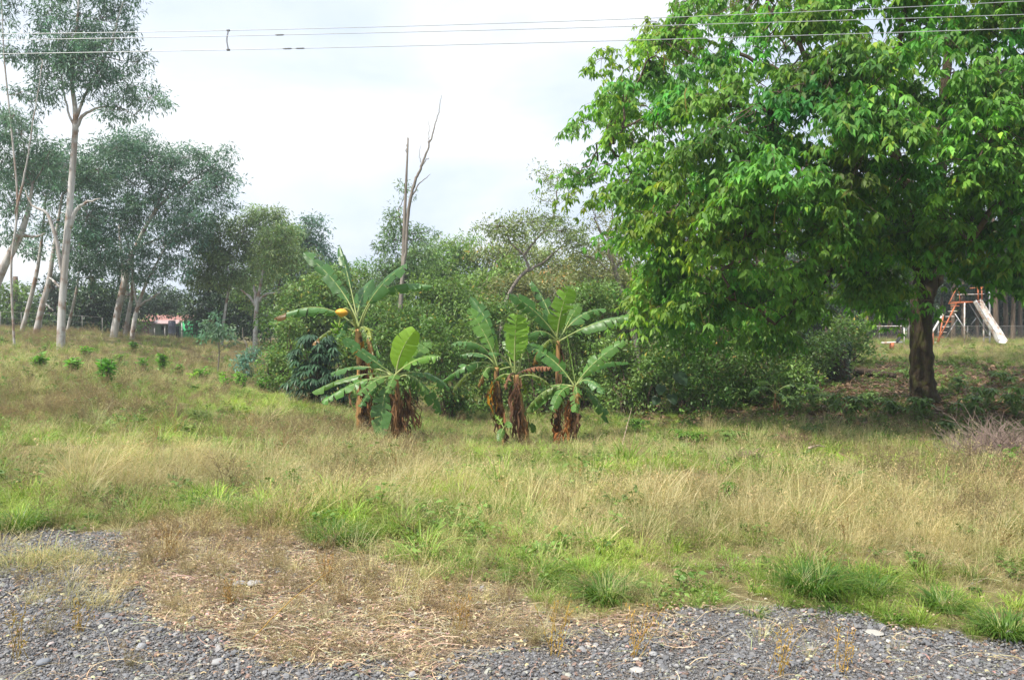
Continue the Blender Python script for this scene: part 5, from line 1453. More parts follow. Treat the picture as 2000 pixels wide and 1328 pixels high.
banana('leaning brown banana stem with a bright ragged upright leaf in mid clump', 16.2,
    [(*C4(645, 1235), 30), (*C4(635, 1100), 26), (*C4(612, 960), 23), (*C4(595, 840), 19), (*C4(588, 740), 14)],
    [lv(C4, (570, 520), (595, 325), -0.3, 0.66, f=1.0, torn=0.45, tint=(1.5, 1.45, 0.85), petiole=0.18, droop=0.25, label='bright ragged upright leaf'),
     lv(C4, (650, 560), (628, 340), 0.3, 0.36, f=0.9, torn=0.2, tint=(1.7, 1.6, 0.7), petiole=0.4, droop=0.3),
     lv(C4, (510, 560), (540, 380), 0.6, 0.42, f=0.6, torn=0.5, tint=MIDG, petiole=0.4, droop=0.4),
     lv(C4, (480, 560), (400, 610), -0.4, 0.30, f=0.3, torn=0.3, tint=BLU, petiole=0.5, droop=0.6),
     lv(C4, (640, 560), (720, 520), 0.4, 0.40, f=0.4, torn=0.4, tint=MIDG, petiole=0.5, droop=0.4),
     lv(C4, (700, 700), (832, 692), -0.4, 0.40, f=0.1, torn=0.95, tint=(1.0, 0.75, 0.7), petiole=0.12, droop=1.3, mat='dead_leaf', name='dead_leaf', label='brown dead leaf hanging in a fringe'),
     lv(C4, (540, 700), (510, 850), -0.3, 0.3, f=0.3, torn=0.9, tint=(0.9, 0.7, 0.65), petiole=0.2, droop=1.2, mat='dead_leaf', name='dead_leaf')],
    [(C4(585, 800), C4(575, 1210), 0.13, 8, dict(tint=(0.5, 0.4, 0.38))), (C4(600, 900), C4(600, 1220), 0.11, 6, dict(tint=(0.75, 0.6, 0.55))), (C4(620, 1000), C4(660, 1225), 0.10, 5, dict(tint=(1.5, 1.15, 0.75))), (C4(600, 760), C4(560, 1000), 0.09, 5, dict(tint=(0.7, 0.55, 0.5)))])

banana('tallest banana plant of the right clump with a smooth orange stem', 16.9,
    [(*C4(862, 1210), 22), (*C4(868, 1050), 19), (*C4(874, 850), 16), (*C4(874, 680), 13), (*C4(874, 560), 11), (*C4(876, 510), 10)],
    [lv(C4, (740, 340), (532, 188), -0.4, 0.60, f=0.6, torn=0.4, tint=DARK, petiole=0.15, droop=0.35),
     lv(C4, (800, 260), (688, 95), 0.5, 0.46, f=0.5, torn=0.6, tint=DARK, petiole=0.2, droop=0.5),
     lv(C4, (880, 330), (950, 135), -0.3, 0.62, f=1.0, torn=0.2, tint=(1.45, 1.4, 0.8), petiole=0.12, droop=0.2, label='bright upright leaf'),
     lv(C4, (960, 360), (1025, 248), 0.9, 0.44, f=0.7, torn=0.1, tint=MIDG, petiole=0.3, droop=0.3),
     lv(C4, (1010, 340), (1205, 292), 0.5, 0.50, f=0.45, torn=0.35, tint=BLU, petiole=0.25, droop=0.5),
     lv(C4, (1130, 430), (1365, 345), -0.4, 0.64, f=0.45, torn=0.45, tint=(0.9, 1.0, 0.95), petiole=0.2, droop=0.45),
     lv(C4, (760, 420), (640, 490), -0.5, 0.60, f=0.3, torn=0.6, tint=BLU, petiole=0.15, droop=0.8),
     lv(C4, (820, 560), (740, 570), 0.6, 0.5, f=0.3, torn=0.3, tint=DARK, petiole=0.2, droop=0.7),
     lv(C4, (900, 640), (900, 820), 0.5, 0.4, f=0.5, torn=0.5, tint=DARK, petiole=0.3, droop=0.6)],
    [(C4(860, 980), C4(850, 1200), 0.08, 5, dict(tint=(0.5, 0.4, 0.35))), (C4(870, 1050), C4(865, 1215), 0.11, 6, dict(tint=(1.2, 0.7, 0.4))), (C4(880, 880), C4(890, 1100), 0.06, 3, dict(tint=(1.1, 0.8, 0.5)))])

banana('low spreading banana plant with a rolled pale spear leaf on the right', 16.0,
    [(*C4(965, 1235), 27), (*C4(972, 1120), 24), (*C4(978, 990), 20), (*C4(985, 890), 15), (*C4(988, 820), 11)],
    [lv(C4, (965, 640), (932, 455), 0.0, 0.09, f=0.9, torn=0.0, tint=(1.7, 1.6, 1.1), petiole=0.05, droop=1.3, label='rolled pale spear leaf'),
     lv(C4, (850, 650), (655, 540), 0.2, 0.52, f=0.65, torn=0.3, tint=(0.7, 0.85, 0.75), petiole=0.15, droop=0.3),
     lv(C4, (1090, 700), (1335, 505), -0.2, 0.46, f=0.6, torn=0.08, tint=(1.0, 1.1, 0.9), petiole=0.15, droop=0.3),
     lv(C4, (1110, 680), (1365, 660), 0.6, 0.50, f=0.3, torn=0.4, tint=DARK, petiole=0.25, droop=0.75),
     lv(C4, (1090, 740), (1188, 878), -0.6, 0.44, f=0.4, torn=0.08, tint=BLU, petiole=0.12, droop=0.4),
     lv(C4, (880, 830), (832, 995), -0.5, 0.42, f=0.5, torn=0.1, tint=(0.9, 1.0, 0.85), petiole=0.12, droop=0.35),
     lv(C4, (1005, 880), (990, 1000), -0.9, 0.40, f=0.6, torn=0.1, tint=MIDG, petiole=0.12, droop=0.4),
     lv(C4, (860, 820), (718, 855), 0.5, 0.42, f=0.35, torn=0.15, tint=MIDG, petiole=0.3, droop=0.5),
     lv(C4, (840, 860), (665, 990), 0.3, 0.48, f=0.5, torn=0.2, tint=(1.0, 1.1, 0.9), petiole=0.3, droop=0.4),
     lv(C4, (1110, 840), (1220, 1075), 0.5, 0.5, f=0.5, torn=0.35, tint=DARK, petiole=0.2, droop=0.5)],
    [(C4(950, 920), C4(900, 1120), 0.10, 6, dict(tint=(1.3, 0.9, 0.6))), (C4(975, 930), C4(1000, 1200), 0.11, 6, dict(tint=(0.5, 0.42, 0.38))), (C4(945, 1000), C4(940, 1210), 0.10, 5, dict(tint=(1.6, 0.95, 0.4))), (C4(900, 1120), C4(850, 1215), 0.12, 5, dict(tint=(1.4, 0.8, 0.45)))])

banana('small banana sucker with curled leaves at the foot of the slender plant', 16.0,
    [(*C4(500, 1215), 7), (*C4(502, 1140), 6), (*C4(503, 1100), 5)],
    [lv(C4, (480, 1060), (440, 1015), 0.1, 0.24, f=0.8, torn=0.05, tint=BR, petiole=0.15, droop=0.3), lv(C4, (535, 1070), (545, 1100), -0.3, 0.22, f=0.8, torn=0.0, tint=MIDG, petiole=0.1, droop=0.3),
     lv(C4, (490, 1120), (470, 1195), -0.3, 0.26, f=0.8, torn=0.0, tint=MIDG, petiole=0.1, droop=0.3), lv(C4, (660, 1040), (725, 1135), 0.6, 0.34, f=0.6, torn=0.1, tint=MIDG, petiole=0.45, droop=0.3)], [])
banana('young banana sucker with arching leaves among the shaded shrubs', 19.5,
    [(1514, 806, 8), (1514, 785, 7), (1514, 768, 5)],
    [(1518, 745, 1524, 728, 0, 0.05, dict(f=0.9, torn=0.0, tint=BR, petiole=0.05, droop=1.2)), (1545, 748, 1600, 756, -0.4, 0.30, dict(f=0.4, torn=0.1, tint=MIDG, petiole=0.2, droop=0.5)), (1490, 750, 1462, 775, -0.3, 0.3, dict(f=0.4, torn=0.1, tint=MIDG, petiole=0.2, droop=0.5)),
     (1500, 740, 1478, 752, 0.4, 0.26, dict(f=0.7, torn=0.1, tint=(1.5, 1.3, 0.8), petiole=0.3, droop=0.3)), (1530, 765, 1548, 800, -0.4, 0.26, dict(f=0.5, torn=0.1, tint=DARK, petiole=0.2, droop=0.5))], [])

# ------------------------------------------------------------------ playground slide behind the broad tree
M_WHITE = plain('worn_white_paint', (0.72, 0.72, 0.72), 0.5, 0, 0.2, 5.0, (0.42, 0.27, 0.19))
M_RUST = plain('rusty_orange_paint', (0.55, 0.16, 0.06), 0.7, 0, 0.2, 6.0, (0.30, 0.12, 0.07))
M_GALV = plain('galvanised_pipe', (0.50, 0.51, 0.52), 0.5, 0.3, 0.15, 8.0)
M_OLD = plain('old_grey_metal', (0.26, 0.25, 0.24), 0.7, 0.1)
M_DARK = plain('black_rubber', (0.02, 0.02, 0.022), 0.7)
SY = 39.0
def C8(x, y): return (1740 + x * 0.1958, 540 + y * 0.1958)
sb = foot(1885, SY)
slide = thing('playground_slide', 'weathered white playground slide with rusty orange ladder and railings', 'slide', sb)
def pipe(T, pts, r, name, mat, depth=0.0, C=C8, Y=SY, to_ground=False):
    w_ = np.array([P(*C(a[0], a[1]), Y + (a[2] if len(a) > 2 else depth)) for a in pts])
    if to_ground:
        w_[-1][2] = hz(w_[-1][0], w_[-1][1]) - 0.1
    m = MB(); m.tube(catmull(w_, max(2, (len(w_) - 1) * 4) if len(w_) > 2 else 2), r, 8)
    return m.build(name, mat, T)
# chute: a trough with raised sides
cl = catmull([P(*C8(845, 245), SY - 0.3), P(*C8(900, 340), SY - 0.45), P(*C8(965, 450), SY - 0.65), P(*C8(1040, 560), SY - 0.9), P(*C8(1075, 625), SY - 1.05), P(*C8(1105, 668), SY - 1.2)], 20)
cl[-1][2] = max(cl[-1][2], hz(cl[-1][0], cl[-1][1]) + 0.06)
tg = unit(np.gradient(cl, axis=0)); sd = unit(np.cross(tg, np.array([0.25, -0.55, 0.8]))); nn = np.cross(sd, tg)
prof = [(-0.27, 0.16), (-0.26, 0.0), (-0.14, -0.03), (0.14, -0.03), (0.26, 0.0), (0.27, 0.16)]
V = np.array([[c + sd[i] * a + nn[i] * b for a, b in prof] for i, c in enumerate(cl)])
def grid_faces(m, k): 
    i = np.arange(m - 1)[:, None] * k; j = np.arange(k - 1)[None]
    return np.stack([i + j, i + j + 1, i + k + j + 1, i + k + j], -1).reshape(-1, 4)
mb = MB(); F = grid_faces(20, 6)
mb.add(V.reshape(-1, 3), F); V2 = V - nn[:, None, :] * 0.02; mb.add(V2.reshape(-1, 3), F[:, ::-1])
mb.build('chute', M_WHITE, slide)
for a in (0, 5):
    m = MB(); m.tube(V[:, a], 0.028, 6); m.build('side_rail', M_WHITE if a == 0 else M_GALV, slide)
# ladder
for dx, dd in ((0, -0.25), (0, 0.3)):
    pipe(slide, [(655, 265, dd), (445, 690, dd)], 0.035, 'ladder_rail', M_RUST, to_ground=True)
for k in range(8):
    f_ = (k + 0.6) / 8.2
    x = 655 + (445 - 655) * f_; y = 265 + (690 - 265) * f_
    p = P(*C8(x, y), SY); m = MB(); m.box(p, (0.16, 0.55, 0.04)); m.build('rung', M_WHITE if k % 3 else M_RUST, slide)
# platform and railings
pc = (P(*C8(640, 268), SY) + P(*C8(850, 245), SY)) / 2
m = MB(); m.box(pc, (1.1, 0.62, 0.05)); m.build('platform', M_RUST, slide)
for dd in (-0.3, 0.3):
    pipe(slide, [(575, 278, dd), (665, 118, dd), (692, 262, dd)], 0.022, 'hand_rail', M_RUST)
    pipe(slide, [(790, 118, dd), (920, 108, dd)], 0.02, 'guard_rail', M_RUST)
    pipe(slide, [(660, 182, dd), (930, 176, dd)], 0.018, 'guard_rail', M_WHITE)
    pipe(slide, [(868, 105, dd), (872, 235, dd)], 0.03, 'rail_post', M_RUST)
    pipe(slide, [(905, 105, dd), (908, 232, dd)], 0.03, 'rail_post', M_RUST)
    pipe(slide, [(575, 272, dd), (760, 262, dd)], 0.02, 'platform_edge', M_RUST)
for a, b_, dd in (((735, 262), (733, 672), -0.3), ((925, 400), (926, 650), -0.3), ((735, 262), (733, 672), 0.35)):
    pipe(slide, [(*a, dd), (*b_, dd)], 0.035, 'support_leg', M_WHITE, to_ground=True)
for a, b_, dd in (((640, 372), (800, 620), -0.3), ((662, 430), (545, 615), 0.2), ((782, 272), (988, 605), 0.3), ((850, 415), (800, 480), 0.3), ((920, 605), (992, 607), -0.2)):
    pipe(slide, [(*a, dd), (*b_, dd)], 0.024, 'cross_brace', M_GALV)
# other play equipment
T = thing('bent_pipe_frame', 'bent white and orange pipe frame beside the trunk of the broad tree', 'play frame', foot(1822, 37.5))
pipe(T, [(520, 378), (465, 470), (400, 578)], 0.05, 'top_bar', M_WHITE, Y=37.5)
pipe(T, [(418, 560), (420, 690)], 0.045, 'post', M_RUST, Y=37.5, to_ground=True)
pipe(T, [(524, 378), (470, 690)], 0.035, 'post', M_RUST, Y=37.9, to_ground=True)
T = thing('metal_pole', 'tall pale metal pole behind the slide chute', 'pole', foot(1932.5, 40))
pipe(T, [(985, 120), (986, 400), (986, 690)], 0.04, 'shaft', M_GALV, Y=40, to_ground=True)
m = MB(); p = P(*C8(985, 118), 40); m.box(p, (0.10, 0.10, 0.05)); m.build('cap', M_GALV, T)
def I(x, y): return (x, y)
T = thing('goal_frame', 'white pipe frame with one thin top bar left of the broad trunk', 'goal frame', foot(1766, 39))
pipe(T, [(1766, 637), (1766, 690)], 0.03, 'post', M_WHITE, C=I, Y=39, to_ground=True)
pipe(T, [(1678, 637.5, 2.2), (1766, 637, 0)], 0.016, 'top_bar', M_WHITE, C=I, Y=39)
pipe(T, [(1679, 637.5, 2.2), (1679, 690, 2.2)], 0.016, 'post', M_OLD, C=I, Y=39, to_ground=True)
T = thing('seesaw', 'low seesaw plank with a black seat in the playground grass', 'seesaw', foot(1742, 36))
g = foot(1742, 36)
a = P(1722, 670, 36); b_ = P(1762, 668, 36)
m = MB(); m.tube(np.array([a, b_]), 0.05, 6); m.build('plank', M_WHITE, T)
m = MB(); m.box(P(1754, 664, 36), (0.32, 0.25, 0.05), rot=np.array(Matrix.Rotation(-0.9, 3, 'Y'))); m.build('seat', M_DARK, T)
m = MB(); m.box((P(1742, 669, 36) + g) / 2, (0.10, 0.25, max(0.1, P(1742, 669, 36)[2] - g[2]))); m.build('pivot', M_RUST, T)

# ------------------------------------------------------------------ fences
def wire_fence(name, label, pts, h, n_posts, strands, post_r=0.03, mesh=False, mat=None):
    mat = mat or M_GALV
    p0 = np.array(pts[0]); p1 = np.array(pts[1])
    T = thing(name, label, 'fence', (p0[0], p0[1], hz(*p0[:2])))
    tops = []
    for t in np.linspace(0, 1, n_posts):
        q = p0 * (1 - t) + p1 * t; z = hz(q[0], q[1])
        m = MB(); m.tube(np.array([[q[0], q[1], z - 0.15], [q[0], q[1], z + h]]), post_r, 6); m.build('post', mat, T); tops.append((q[0], q[1], z))
    tops = np.array(tops)
    for s_ in strands:
        m = MB(); m.tube(tops + np.array([0, 0, s_ * h]), 0.005 if s_ < 0.97 else (0.011 if mesh else 0.009), 4); m.build('wire', mat, T)
    if mesh:   # chain link: two families of slanting wires, one part
        m = MB()
        L = np.linalg.norm(tops[-1][:2] - tops[0][:2]); n = int(L / 0.16)
        for k in range(n):
            for dr in (1, -1):
                t0 = k / n; t1 = t0 + dr * (h / L)
                if not 0 <= t1 <= 1: continue
                a = p0 * (1 - t0) + p1 * t0; b2 = p0 * (1 - t1) + p1 * t1
                m.tube(np.array([[a[0], a[1], hz_t(tops, t0)], [b2[0], b2[1], hz_t(tops, t1) + h]]), 0.0035, 3, cap=False)
        tag(m.build('chain_link', M_OLD, T), kind='stuff')
    return T
def hz_t(tops, t): return float(np.interp(t, np.linspace(0, 1, len(tops)), tops[:, 2]))
a = foot(1660, 45); b_ = foot(2120, 45)
wire_fence('chain_link_fence', 'low chain link fence running behind the playground slide', [a[:2], b_[:2]], 0.92, 9, [0.03, 1.0], mesh=True, post_r=0.02, mat=M_OLD)
a = foot(-120, 43); b_ = foot(200, 44)
wire_fence('wire_fence', 'thin wire fence behind the leaning eucalyptus trunks', [a[:2], b_[:2]], 1.0, 9, [0.3, 0.65, 0.99], post_r=0.022, mat=M_OLD)

# ------------------------------------------------------------------ small house seen between the trunks
HY = 68.0
hb = foot(320, HY)
house = thing('small_house', 'small house with rusty roof, pink shed wall and green end wall', 'house', hb)
M_PINK = plain('faded_pink_boards', (0.42, 0.24, 0.22), 0.8, 0, 0.2)
M_PLAS = plain('grey_white_wall', (0.55, 0.52, 0.50), 0.85, 0, 0.15)
M_GRN = plain('green_wall', (0.05, 0.46, 0.16), 0.7, 0, 0.1)
M_ROOF = plain('rusty_roof', (0.36, 0.16, 0.13), 0.7, 0, 0.25, 3.0, (0.22, 0.10, 0.08))
M_PROOF = plain('pink_roof', (0.46, 0.31, 0.29), 0.6, 0, 0.2, 3.0)
M_DOOR = plain('dark_doorway', (0.035, 0.035, 0.04), 0.8)
def hbox(name, x0, y0, x1, y1, d0, d1, mat, parent=house):
    a = P(x0, y0, HY + d0); b2 = P(x1, y1, HY + d0)
    if y1 > 662: b2[2] = hb[2] - 0.1
    m = MB(); c = (a + b2) / 2; c[1] = HY + (d0 + d1) / 2
    m.box(c, (abs(b2[0] - a[0]), d1 - d0, abs(a[2] - b2[2])))
    return m.build(name, mat, parent, smooth=False)
hbox('wall', 262, 626, 300, 670, 0.0, 3.0, M_PLAS)
for k in range(9):
    x = 268 + k * 2.6
    hbox('board', x, 629, x + 2.35, 668, -0.05, -0.008, M_PINK)
hbox('wall', 300.5, 630, 356, 670, 1.6, 4.0, M_PLAS)
hbox('wall', 356.5, 627, 374, 670, 0.2, 4.2, M_GRN)
w1 = hbox('window', 361, 634, 367, 641, 0.14, 0.195, M_DOOR)
hbox('door', 343, 637, 350, 668, 1.52, 1.595, M_DOOR)
hbox('window', 309, 636, 318, 645, 1.52, 1.595, M_DOOR)
def roof(name, x0, x1, yf, yb, d0, d1, mat):
    a = P(x0, yf, HY + d0); b2 = P(x1, yf, HY + d0); c = P(x1, yb, HY + d1); d = P(x0, yb, HY + d1)
    m = MB(); n = 40   # corrugated sheet
    t = np.linspace(0, 1, n)[:, None]; wv = np.sin(np.arange(n) * math.pi * 0.9)[:, None] * np.array([0, 0, 0.018])
    r0 = a * (1 - t) + b2 * t + wv; r1 = d * (1 - t) + c * t + wv
    Vv = np.stack([r0, r1], 1).reshape(-1, 3)
    m.add(Vv, grid_faces(n, 2)); m.add(Vv - np.array([0, 0, 0.03]), grid_faces(n, 2)[:, ::-1])
    return m.build(name, mat, house)
roof('roof', 256, 304, 627, 613, -0.5, 3.2, M_ROOF)
roof('canopy', 299, 350, 632, 625, -0.4, 1.7, M_PROOF)
roof('roof', 298, 380, 629, 615, 1.2, 4.6, M_ROOF)
for px in (302, 322, 355):
    g0 = P(px, 632 if px < 350 else 629, HY - 0.2); m = MB(); m.tube(np.array([[g0[0], g0[1], hb[2] - 0.1], g0]), 0.05, 6); m.build('post', M_PLAS, house)
T = thing('water_barrel', 'dark blue barrel standing in front of the small house', 'barrel', foot(336, HY - 1.2))
g0 = foot(336, HY - 1.2); m = MB(); z = np.array([-0.05, 0.0, 0.5, 0.55, 0.6, 1.1, 1.15, 1.2, 1.55, 1.6, 1.6]); rr = np.array([0.28, 0.30, 0.30, 0.32, 0.30, 0.30, 0.32, 0.30, 0.30, 0.27, 0.02])
m.tube(np.stack([np.full(11, g0[0]), np.full(11, g0[1]), g0[2] + z], 1), rr, 14); m.build('drum', plain('dark_blue_plastic', (0.03, 0.035, 0.06), 0.5), T)
m = MB(); m.tube(np.array([[g0[0], g0[1], g0[2] + 1.6], [g0[0], g0[1], g0[2] + 1.66]]), 0.29, 14); m.build('lid', M_DARK, T)

# ------------------------------------------------------------------ power lines
M_WIRE = plain('aluminium_cable', (0.46, 0.48, 0.50), 0.45, 0.4, 0.05)
WY = 13.0
def power_line(label, pl, pr, bow, Yl, Yr):
    """pl, pr: heights in the picture at its two sides; the line goes on past both."""
    a = P(0, pl, Yl); b_ = P(2000, pr, Yr)
    d = b_ - a
    t = np.linspace(-1.2, 2.2, 90)[:, None]
    pts = a + d * t + np.array([0, 0, 1.0]) * bow * (t * (t - 1))
    T = thing('power_line', label, 'power line', pts[0], 'overhead power lines')
    m = MB(); m.tube(pts, 0.005, 5); m.build('cable', M_WIRE, T)
    return T, (lambda tt: a + d * tt + np.array([0, 0, 1.0]) * bow * tt * (tt - 1))
w1, f1 = power_line('topmost of the three overhead cables, with the spacer rod end', 67, 3, 0.30, 10.9, 10.9)
w2, f2 = power_line('middle of the three overhead cables, above the rod gap', 79, 29, 0.12, 10.6, 10.6)
w3, f3 = power_line('lowest of the three overhead cables, holding the rod foot', 106, 56, 0.12, 10.3, 10.3)
def at_px(f, px):
    ts = np.linspace(0, 1, 400); q = np.array([f(t) for t in ts]); x, _ = to_px(q)
    return q[int(np.argmin(np.abs(x - px)))]
for T, f, px in ((w2, f2, 545), (w3, f3, 562), (w3, f3, 584)):
    c = at_px(f, px); d = unit(f(0.31) - f(0.29)); m = MB(); L = 0.06
    m.tube(np.array([c - d * L, c - d * L * 0.6, c + d * L * 0.6, c + d * L]), [0.005, 0.010, 0.010, 0.005], 6); m.build('splice', plain('splice_sleeve', (0.22, 0.22, 0.23), 0.6), T)
T = thing('line_spacer', 'short dark spacer rod clamped between the overhead cables', 'spacer', at_px(f3, 444))
a = at_px(f1, 447.5); b_ = at_px(f3, 444); mid = (a + b_) / 2 + np.array([-0.02, 0, 0.0])
m = MB(); m.tube(catmull([a, mid, b_], 8), 0.009, 7); m.build('rod', plain('spacer_dark', (0.10, 0.10, 0.11), 0.6), T)
for p in (a, b_):
    m = MB(); m.tube(np.array([p - np.array([0.02, 0, 0]), p + np.array([0.02, 0, 0])]), 0.014, 7); m.build('clamp', plain('clamp_dark', (0.12, 0.12, 0.13), 0.6), T)

# ------------------------------------------------------------------ young bushes on the left slope
def young_bush(label, px, py, hpx, wpx, tint=(1, 1, 1), leaf='leaf_bright', nst=9, ll=0.17, name='young_bush', group='young leafy bushes on the slope', grey=False, Yf=None):
    g = ground_at(px, py) if Yf is None else foot(px, Yf)
    k = g[1] / FPX; hh = hpx * k; ww = wpx * k / 2
    g = g - np.array([0, 0, 0.03]); hh *= 1.12; ll = ll * rng.uniform(0.7, 1.25); nst = int(rng.integers(6, 13))
    T = thing(name, label, 'bush', g, group)
    st = MB(); fo = MB()
    for i in range(nst):
        a = rng.uniform(0, 6.28); r_ = ww * rng.uniform(0.2, 1); h_ = hh * rng.uniform(0.55, 1.0)
        tip = g + np.array([math.cos(a) * r_, math.sin(a) * r_, h_])
        c = arc(g + np.array([0, 0, -0.05]), tip, 0.05, 7, 0.15)
        st.tube(c, np.linspace(0.012, 0.005, 7), 4)
        m = 34
        t = rng.uniform(0.2, 1, m); ii = np.clip((t * 6).astype(int), 0, 6)
        aa = rng.uniform(0, 6.28, m)
        d = np.stack([np.cos(aa), np.sin(aa), rng.uniform(-0.2, 0.9, m)], 1)
        L = ll * rng.uniform(0.6, 1.2, m)
        leaves(fo, c[ii], d, L, L * 0.42, np.asarray(tint) * 1.5 * rng.uniform(0.6, 1.35, (m, 1)), LEAF6)
    st.build('stems', MAT['bark_twig'], T); fo.build('foliage', MAT[leaf], T, smooth=False)
    return T
YB = [('small leafy bush left of the forked white trunk foot', 80, 722, 34, 34, (0.8, .9, .8)), ('upright leafy bush with one pale top leaf below the forked trunk', 140, 736, 46, 44, (.85, .95, .9)), ('darkest rounded bush standing alone on the near slope', 206, 752, 52, 48, (.6, .8, .7)),
      ('low pale sprig just right of the dark rounded bush', 232, 712, 22, 26, (1, 1, .8)), ('thin bush with a slanting dry stick on the upper slope', 282, 728, 30, 30, (.8, .95, .8)), ('upright bush in the middle of the slope row', 316, 724, 36, 24, (.85, .95, .8)),
      ('loose low bush in mid slope between upright ones', 348, 738, 28, 44, (.85, .9, .8)), ('yellow green bush, brightest of the slope row', 374, 752, 26, 30, (1.7, 1.5, .9)), ('leafy bush beside the yellow green one', 392, 748, 32, 30, (.85, .95, .8)),
      ('widest leafy bush near the end of the slope row', 436, 762, 40, 46, (.95, 1, .8)), ('leafy bush touching the widest one', 470, 762, 36, 34, (.8, .95, .8)), ('last small bush of the row before the thicket', 514, 768, 34, 30, (.75, .9, .75)),
      ('faint small sprig high on the slope by the house', 260, 690, 24, 14, (.7, .85, .7)), ('small tuft of leaves beside the forked trunk', 168, 700, 22, 20, (.9, 1, .8))]
for a in YB: young_bush(*a)
# grey green sapling and its neighbour
def sapling(label, px, Y, hpx, lobes, leaf='euc_leaf', tint=(1.25, 1.25, 1.1)):
    return tree('sapling', label, 'sapling', Y, [(px, 700, 2.4), (px + 4, 680, 2.2), (px - 3, 660, 1.6), (px - 4, 640, 1.0)], [[(px + 2, 690, 1.8), (px + 22, 672, 1.4), (px + 34, 650, 0.8)]], lobes, leaf, 'bark_grey', clump_r=0.26, per=26, length=0.15, width=0.05, tint=tint, cl_den=0.42, depth=0.5)
sapling('pale grey green sapling at the crest before the dark shade tree', 424, 29, 80, [(418, 628, 22, 16), (405, 650, 16, 14), (438, 650, 22, 14), (450, 662, 16, 10), (418, 645, 20, 16)])
sapling('drooping grey green sapling at the foot of the crooked trunk', 478, 27, 80, [(480, 700, 20, 14), (465, 712, 16, 12), (498, 690, 16, 16), (490, 718, 16, 12)], tint=(1.0, 1.1, 1.15))

# ------------------------------------------------------------------ low plants under and beside the broad tree
def palm_plant(label, px, py, hpx, wpx, n=9, tint=(1, 1, 1), leaf='leaf_mid', ll=0.22, group='leafy seedlings under the broad tree', name='leafy_seedling'):
    g = ground_at(px, py); k = g[1] / FPX; hh = hpx * k; ww = wpx * k / 2
    T = thing(name, label, 'seedling', g, group)
    st = MB(); fo = MB()
    for i in range(n):
        a = rng.uniform(0, 6.28); r_ = ww * rng.uniform(0.15, 0.9); h_ = hh * rng.uniform(0.5, 1)
        tip = g + np.array([math.cos(a) * r_, math.sin(a) * r_, h_])
        st.tube(arc(g + np.array([0, 0, -0.04]), tip, 0.12, 6, 0.1), np.linspace(0.009, 0.004, 6), 4)
        m = 7; aa = np.linspace(0, 6.28, m, endpoint=False) + rng.uniform(0, 1)
        d = np.stack([np.cos(aa), np.sin(aa), rng.uniform(-0.7, 0.1, m)], 1)
        L = ll * rng.uniform(0.7, 1.15, m)
        leaves(fo, np.tile(tip, (m, 1)), d, L, L * 0.36, np.asarray(tint) * rng.uniform(0.7, 1.25, (m, 1)), LEAF6, nrm=np.tile(np.array([[0, 0, 1.0]]), (m, 1)))
    st.build('stems', MAT['leaf_mid'], T); fo.build('foliage', MAT[leaf], T, smooth=False)
for a in [('seedling with fan leaves right of the broad trunk', 1890, 822, 50, 60, 14), ('tall fan leaved seedling near the dry brush', 1925, 800, 46, 50, 12), ('leafy seedling cut by the edge above the dry brush', 1985, 815, 60, 60, 16), ('seedling directly before the broad trunk foot', 1795, 822, 44, 60, 13),
          ('seedling at the left foot of the broad trunk', 1745, 816, 40, 50, 12), ('bushy seedling on the bare leaf mould', 1660, 828, 56, 70, 18), ('low seedling behind the bushy one', 1625, 806, 40, 50, 12), ('seedling in the shade left of mid mould', 1590, 800, 44, 60, 13), ('broad seedling near the young banana sucker', 1545, 812, 40, 60, 12),
          ('small seedling at the edge of the green mound', 1440, 800, 44, 40, 10), ('seedling halfway between trunk and sucker', 1700, 800, 36, 50, 10), ('dim seedling behind the broad trunk', 1870, 770, 36, 40, 9), ('dim seedling far right in the shade', 1960, 760, 34, 44, 9), ('seedling low in front of the mould', 1845, 850, 26, 40, 8),
          ('creeping seedling by the dark branch', 1425, 862, 20, 60, 10), ('small weed seedling on the sunny verge edge', 1580, 850, 24, 30, 7), ('shaded seedling right of the fallen log', 1770, 752, 34, 36, 8)]:
    palm_plant(*a)
for a in [('low creeping green plant right of the banana clump', 1350, 862, 22, 90, 22), ('round leafy clump before the green mound', 1245, 850, 34, 60, 18)]:
    palm_plant(*a, leaf='leaf_bright', ll=0.16, group='low green plants on the verge', name='low_plant')
T0 = ground_at(1425, 992)
palm_plant('single upright leafy weed alone in the dry grass', 1425, 995, 52, 18, 9, leaf='leaf_bright', ll=0.10, group='low green plants on the verge', name='leafy_weed')
palm_plant('small round weed by the left banana clump', 668, 885, 22, 20, 8, leaf='leaf_bright', ll=0.10, group='low green plants on the verge', name='leafy_weed')
